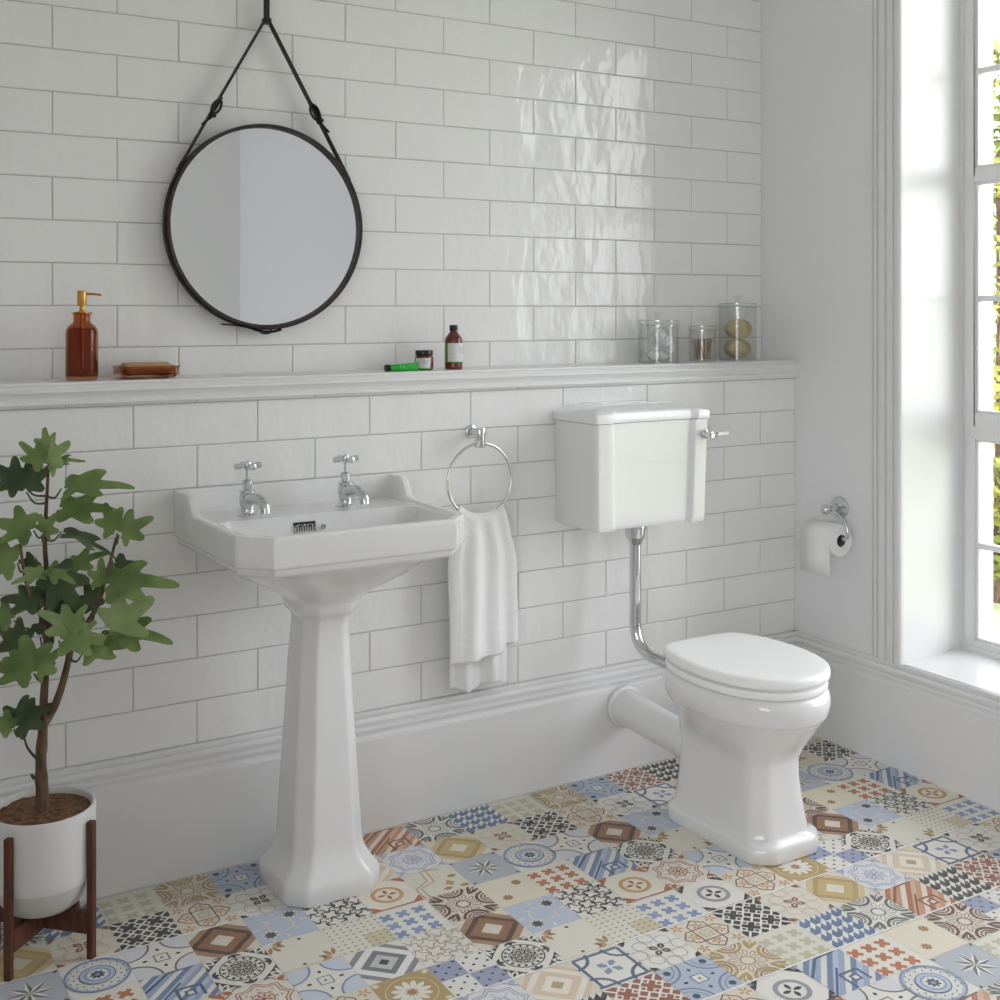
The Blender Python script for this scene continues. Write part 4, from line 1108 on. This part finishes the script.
# ------------------------------------------------------------------ plant in its stand
PX, PY = -2.350, -.200
T = thing('plant_stand', (PX,PY,0), 'walnut wood cross stand with four upright legs holding the white plant pot', 'plant stand')
A_ = PI/4
for k in range(4):
    a = A_+k*PI/2; c = Vector((PX+.1135*math.cos(a), PY+.1135*math.sin(a), 0))
    u = Vector((math.cos(a), math.sin(a),0))*.0072; v = Vector((-math.sin(a), math.cos(a),0))*.0075
    R = [[tuple(c+u*i+v*j+Vector((0,0,z))) for i, j in ((-1,-1),(1,-1),(1,1),(-1,1))] for z in (0,.283)]
    mb = MB(); mb.loft(R); mb.obj('leg', M['walnut'], T, sm=0, bevel=.002)
for a, z0 in ((A_,.052),(A_+PI/2,.052)):
    d = Vector((math.cos(a), math.sin(a),0)); n = Vector((-d.y,d.x,0))*.0085
    mb = MB(); L_ = .1065
    zt = .096 if a == A_ else .0955
    if a == A_: mb.loft([[tuple(Vector((PX,PY,0))+d*s+n*j+Vector((0,0,z))) for j, z in ((-1,z0),(1,z0),(1,zt),(-1,zt))] for s in (-L_,L_)])
    else:
        for s0, s1 in ((-L_,-.0087),(.0087,L_)): mb.loft([[tuple(Vector((PX,PY,0))+d*s+n*j+Vector((0,0,z))) for j, z in ((-1,z0),(1,z0),(1,zt),(-1,zt))] for s in (s0,s1)])
    mb.obj('crossbar', M['walnut'], T, sm=0, bevel=.0015)
T = thing('potted_fig_tree', (PX,PY,.097), 'young fig tree with large lobed leaves in a white pot held by the wooden stand', 'potted plant')
mb = MB()
mb.lathe([(0,.0965),(.050,.0965),(.066,.100),(.080,.112),(.092,.132),(.1015,.158)], (PX,PY,0), 64, M['pot_base'], cap1=False)
mb.lathe([(.1015,.158),(.1035,.166),(.1045,.178),(.1050,.298),(.1038,.3035),(.1010,.305),(.0980,.3035),(.0960,.298),(.0960,.17),(0,.165)], (PX,PY,0), 64, M['pot'], cap0=False, cap1=True)
mb.obj('pot', None, T, sm=30)
mb = MB(); R = []
for r in (.0958,.085,.07,.055,.04,.025,.012,.003):
    R.append([(PX+r*math.cos(2*PI*k/48), PY+r*math.sin(2*PI*k/48), .291+.006*(1-r/.098)+.004*noise.noise(Vector((r*60*math.cos(2*PI*k/48), r*60*math.sin(2*PI*k/48), 3)))) for k in range(48)])
mb.loft(R, False, True); mb.obj('soil', M['soil'], T, sm=60)
# plant drawing units: u to the viewer's right, h height, w towards the viewer
S = .00209; RT = Vector((.8566,-.5160,0)); FW = Vector((.5160,.8566,0))
def pp(px, py, w=0.0): return Vector((PX,PY,0)) + RT*((px-43)*S) + Vector((0,0,H-(py-308.5)*S)) - FW*w
tr = crv([pp(42,812),pp(42,790,.0),pp(41.5,760,.004),pp(44,725,.006),pp(44,700,.002),pp(46,660,0),pp(46,620,-.004),pp(47,580,0),pp(45.5,545,.004),pp(46,510,.0),pp(48,466,-.002)], 6)
nt_ = len(tr)
mbT = MB()
mbT.tube(tr, [max(.0032, lerp(.0165,.0030,(i/(nt_-1))**.58)+.0012*(1 if i in (8,9,14,15,20) else 0)) for i in range(nt_)], 14)
b2 = crv([pp(45,722),pp(51,712),pp(58,700,.01),pp(66,680,.02),pp(73,655,.025),pp(78,638,.03),pp(90,622,.03),pp(101,602,.02),pp(107,580,.02),pp(113,560,.02),pp(119,536,.02)],5)
mbT.tube(b2, [lerp(.0095,.0028,i/(len(b2)-1)) for i in range(len(b2))], 10)
b3 = crv([pp(45,625),pp(40,608,.01),pp(33,590,.02),pp(28,572,.02),pp(25,550,.02),pp(24,533,.02)],5)
mbT.tube(b3, [lerp(.005,.0022,i/(len(b3)-1)) for i in range(len(b3))], 10)
b4 = crv([pp(41,762),pp(34,752,.01),pp(29,744,.012),pp(26,732,.015),pp(21,724,.02)],4)
mbT.tube(b4, [lerp(.0034,.0014,i/(len(b4)-1)) for i in range(len(b4))], 8)
b5 = crv([pp(73,655,.025),pp(68,645,.01),pp(66,632,.0),pp(66,615,-.01)],4)
mbT.tube(b5, [lerp(.004,.002,i/(len(b5)-1)) for i in range(len(b5))], 8)
mbT.tube([tuple(pp(40,778)),tuple(pp(34,776,.005)),tuple(pp(32,773,.006))],[.006,.0045,.002],8)
mbT.obj('trunk', M['bark'], T, sm=60)
nodes_ = list(tr[10:])+list(b2[6:])+list(b3[4:])+list(b4[6:])+list(b5)
# lobed leaves
def leafshape(th):
    # th from -pi..pi, 0 = tip
    r = .43+.08*math.cos(th)
    for c, w, a in ((0,.33,.56),(.98,.29,.46),(-.98,.29,.46),(1.88,.32,.30),(-1.88,.32,.30)):
        r += a*math.exp(-(abs(th-c)/w)**2.4)
    r *= 1-.50*math.exp(-((abs(th)-PI)/.36)**2)
    r *= 1+.028*abs(math.sin(th*13))
    return r
mbF = MB(); mbS = MB()
def leaf(bx, by, bw, tx, ty, tw, width, face, curl, mt, ox=0):
    B = pp(bx, by, bw); Tp = pp(tx, ty, tw); D = Tp-B; L = D.length; D.normalize()
    # normal: mix of up and towards viewer
    Nn = (Vector((0,0,1))*(1-face) - FW*face + RT*ox).normalized(); Nn = (Nn-D*Nn.dot(D)).normalized(); W_ = D.cross(Nn)
    NTH, NR_ = 64, 7; V = []; F = []
    sd = random.random()*10
    k0 = L/1.62
    for j in range(NR_+1):
        t = j/NR_
        for i in range(NTH):
            th = -PI+2*PI*(i+.5)/NTH; r = leafshape(th)*t
            x, y = r*math.cos(th)+.34, r*math.sin(th)*width
            z = -curl*(x-.2)**2*.55+.11*abs(y)-.20*curl*y*y + .035*math.sin(5*y+sd)+.03*math.sin(7*x+sd)
            rib = min(abs(math.sin(th*1.6)), 1); z -= .03*t*(1-rib)
            V.append(B+D*(x*k0)+W_*(y*k0)+Nn*(z*k0))
    for j in range(NR_):
        for i in range(NTH):
            q = (i+1) % NTH; F.append((j*NTH+i, j*NTH+q, (j+1)*NTH+q, (j+1)*NTH+i))
    mbF.add(V, F, mt)
    # stalk from the nearest branch point somewhat lower
    best = min(nodes_, key=lambda n: (n-B).length + (.03 if n.z > B.z-.01 else 0)*3)
    midp = (best+B)*.5+Vector((0,0,-.012))+ (B-best)*.1
    att = B+D*(.03*k0)
    P3 = crv([best, midp, att], 5); q_ = MB(); q_.tube([tuple(p) for p in P3], [lerp(.0026,.0016,i/(len(P3)-1)) for i in range(len(P3))], 7); q_.obj('leaf_stalk', M['stalk'], T, sm=60)
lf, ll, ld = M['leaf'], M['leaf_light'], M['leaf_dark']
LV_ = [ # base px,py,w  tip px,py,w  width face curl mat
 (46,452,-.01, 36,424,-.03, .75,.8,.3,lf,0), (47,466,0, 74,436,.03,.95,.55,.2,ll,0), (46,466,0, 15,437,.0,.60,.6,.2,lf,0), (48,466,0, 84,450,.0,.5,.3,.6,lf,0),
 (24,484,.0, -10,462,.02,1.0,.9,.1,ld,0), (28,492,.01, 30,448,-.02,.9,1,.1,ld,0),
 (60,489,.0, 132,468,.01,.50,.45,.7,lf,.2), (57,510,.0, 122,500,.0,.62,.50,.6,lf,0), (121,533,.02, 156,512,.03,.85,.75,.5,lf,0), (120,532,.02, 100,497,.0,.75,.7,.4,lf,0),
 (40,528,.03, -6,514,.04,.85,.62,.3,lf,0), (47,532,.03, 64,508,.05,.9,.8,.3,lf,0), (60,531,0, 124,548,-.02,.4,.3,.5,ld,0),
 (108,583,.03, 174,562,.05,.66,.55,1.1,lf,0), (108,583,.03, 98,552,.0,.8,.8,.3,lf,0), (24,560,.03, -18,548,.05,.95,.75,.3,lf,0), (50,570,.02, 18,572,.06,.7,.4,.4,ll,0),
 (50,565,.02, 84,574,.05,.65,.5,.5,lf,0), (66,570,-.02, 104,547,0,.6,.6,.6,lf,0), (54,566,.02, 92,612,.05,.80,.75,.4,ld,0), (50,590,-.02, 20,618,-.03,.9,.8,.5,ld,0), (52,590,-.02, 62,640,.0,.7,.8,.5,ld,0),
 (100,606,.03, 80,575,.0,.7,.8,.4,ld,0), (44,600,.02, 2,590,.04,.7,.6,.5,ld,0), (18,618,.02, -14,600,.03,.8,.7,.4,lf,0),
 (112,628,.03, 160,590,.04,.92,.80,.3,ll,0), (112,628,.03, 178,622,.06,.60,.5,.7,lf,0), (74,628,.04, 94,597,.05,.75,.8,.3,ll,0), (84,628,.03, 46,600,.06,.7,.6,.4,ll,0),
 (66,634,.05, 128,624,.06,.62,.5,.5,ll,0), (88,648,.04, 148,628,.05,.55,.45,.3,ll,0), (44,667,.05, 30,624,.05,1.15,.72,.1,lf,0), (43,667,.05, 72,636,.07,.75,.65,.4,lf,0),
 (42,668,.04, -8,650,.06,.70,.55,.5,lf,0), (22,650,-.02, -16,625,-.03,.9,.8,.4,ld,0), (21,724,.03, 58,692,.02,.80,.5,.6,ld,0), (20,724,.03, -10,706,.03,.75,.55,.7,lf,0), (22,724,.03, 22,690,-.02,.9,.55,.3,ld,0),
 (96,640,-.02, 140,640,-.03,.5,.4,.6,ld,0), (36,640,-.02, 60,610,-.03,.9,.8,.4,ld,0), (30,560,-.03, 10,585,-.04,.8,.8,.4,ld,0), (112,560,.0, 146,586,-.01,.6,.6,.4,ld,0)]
for q in LV_: leaf(*q)
mbF.obj('foliage', None, T, sm=0, fixn=False)
fo_ = bpy.data.objects['foliage']
for p in fo_.data.polygons: p.use_smooth = True

# ------------------------------------------------------------------ garden outside the window
mb = MB(); mb.box(TH+.3, 40, -30, 40, -.55, -.5); o = mb.obj('lawn', M['lawn'], None, sm=0); o['kind'] = 'structure'
def bush(name, x, y, h, r, label, n, seed):
    rnd = random.Random(seed)
    T = thing(name, (x,y,-.5), label, 'tree')
    mb = MB(); mb.tube([(x,y,-.5),(x+.03,y,h*.3),(x,y,h*.8)], [.035,.03,.015], 8); mb.obj('trunk', M['bark'], T)
    mb = MB()
    for k in range(n):
        z = rnd.uniform(-.3, h); f_ = math.sin(PI*min(1, max(0.02, (z+.5)/(h+.6))))**.5
        a = rnd.uniform(0, 2*PI); q = r*f_*rnd.uniform(.55,1.0); c = Vector((x+q*math.cos(a), y+q*math.sin(a), z)); s = rnd.uniform(.03,.065)
        u = Vector((rnd.gauss(0,1),rnd.gauss(0,1),rnd.gauss(0,1))).normalized(); v = u.orthogonal().normalized()
        mb.add([c-u*s, c+v*s*.5, c+u*s, c-v*s*.5], [(0,1,2,3)])
    mb.obj('foliage', M['hedge'], T, sm=0, fixn=False)
bush('garden_tree', 3.75, 2.02, 3.0, .62, 'slender green and yellow tree seen through the window panes', 5200, 3)
bush('garden_tree', 6.6, 5.0, 3.2, 1.1, 'fuller tree further back on the lawn behind the slender one', 4200, 5)

# ------------------------------------------------------------------ light, camera
w = bpy.data.worlds.new('sky'); sc.world = w; w.use_nodes = True; nt = w.node_tree; bg = nt.nodes['Background']
tc = nt.nodes.new('ShaderNodeTexCoord'); sp_ = nt.nodes.new('ShaderNodeSeparateXYZ'); rp_ = nt.nodes.new('ShaderNodeValToRGB')
rp_.color_ramp.elements[0].position = .42; rp_.color_ramp.elements[0].color = (.71,.73,.78,1); rp_.color_ramp.elements[1].position = .56; rp_.color_ramp.elements[1].color = (.935,.95,1,1)
mr = nt.nodes.new('ShaderNodeMapRange'); mr.inputs['From Min'].default_value = -1; mr.inputs['From Max'].default_value = 1
nt.links.new(tc.outputs['Generated'], sp_.inputs[0]); nt.links.new(sp_.outputs['Z'], mr.inputs['Value']); nt.links.new(mr.outputs[0], rp_.inputs['Fac']); nt.links.new(rp_.outputs['Color'], bg.inputs['Color'])
bg.inputs['Strength'].default_value = 3.6
l = bpy.data.lights.new('window_portal', 'AREA'); l.shape = 'RECTANGLE'; l.size = WZ1-WZ0; l.size_y = abs(WY1-WY0); l.cycles.is_portal = True
lo_ = bpy.data.objects.new('window_portal', l); col.objects.link(lo_); lo_.location = (.345, (WY0+WY1)/2, (WZ0+WZ1)/2); lo_.rotation_euler = (0, PI/2, 0)

l = bpy.data.lights.new('window_portal', 'AREA'); l.shape = 'RECTANGLE'; l.size = VZ1-VZ0; l.size_y = abs(VY1-VY0); l.cycles.is_portal = True  # portal for the added fill window
lo_ = bpy.data.objects.new('window_portal', l); col.objects.link(lo_); lo_.location = (RX0-.245, (VY0+VY1)/2, (VZ0+VZ1)/2); lo_.rotation_euler = (0, -PI/2, 0)
cam = bpy.data.cameras.new('camera'); co = bpy.data.objects.new('camera', cam); col.objects.link(co)
cam.sensor_width = 36; cam.lens = 1206.478/1000*36; cam.shift_y = -(500-308.504)/1000
co.location = (-2.83294, -2.85091, H); co.rotation_euler = (PI/2, 0, -.542186); cam.clip_start = .05
sc.camera = co
sc.view_settings.view_transform = 'Standard'; sc.view_settings.look = 'None'; sc.view_settings.exposure = 0.84; sc.view_settings.gamma = 1; sc.view_settings.use_curve_mapping = False
sc.cycles.max_bounces = 16; sc.cycles.diffuse_bounces = 10; sc.cycles.transparent_max_bounces = 24; sc.cycles.transmission_bounces = 12; sc.cycles.glossy_bounces = 6
sc.cycles.use_denoising = True; sc.cycles.sample_clamp_indirect = 8; sc.cycles.caustics_refractive = True
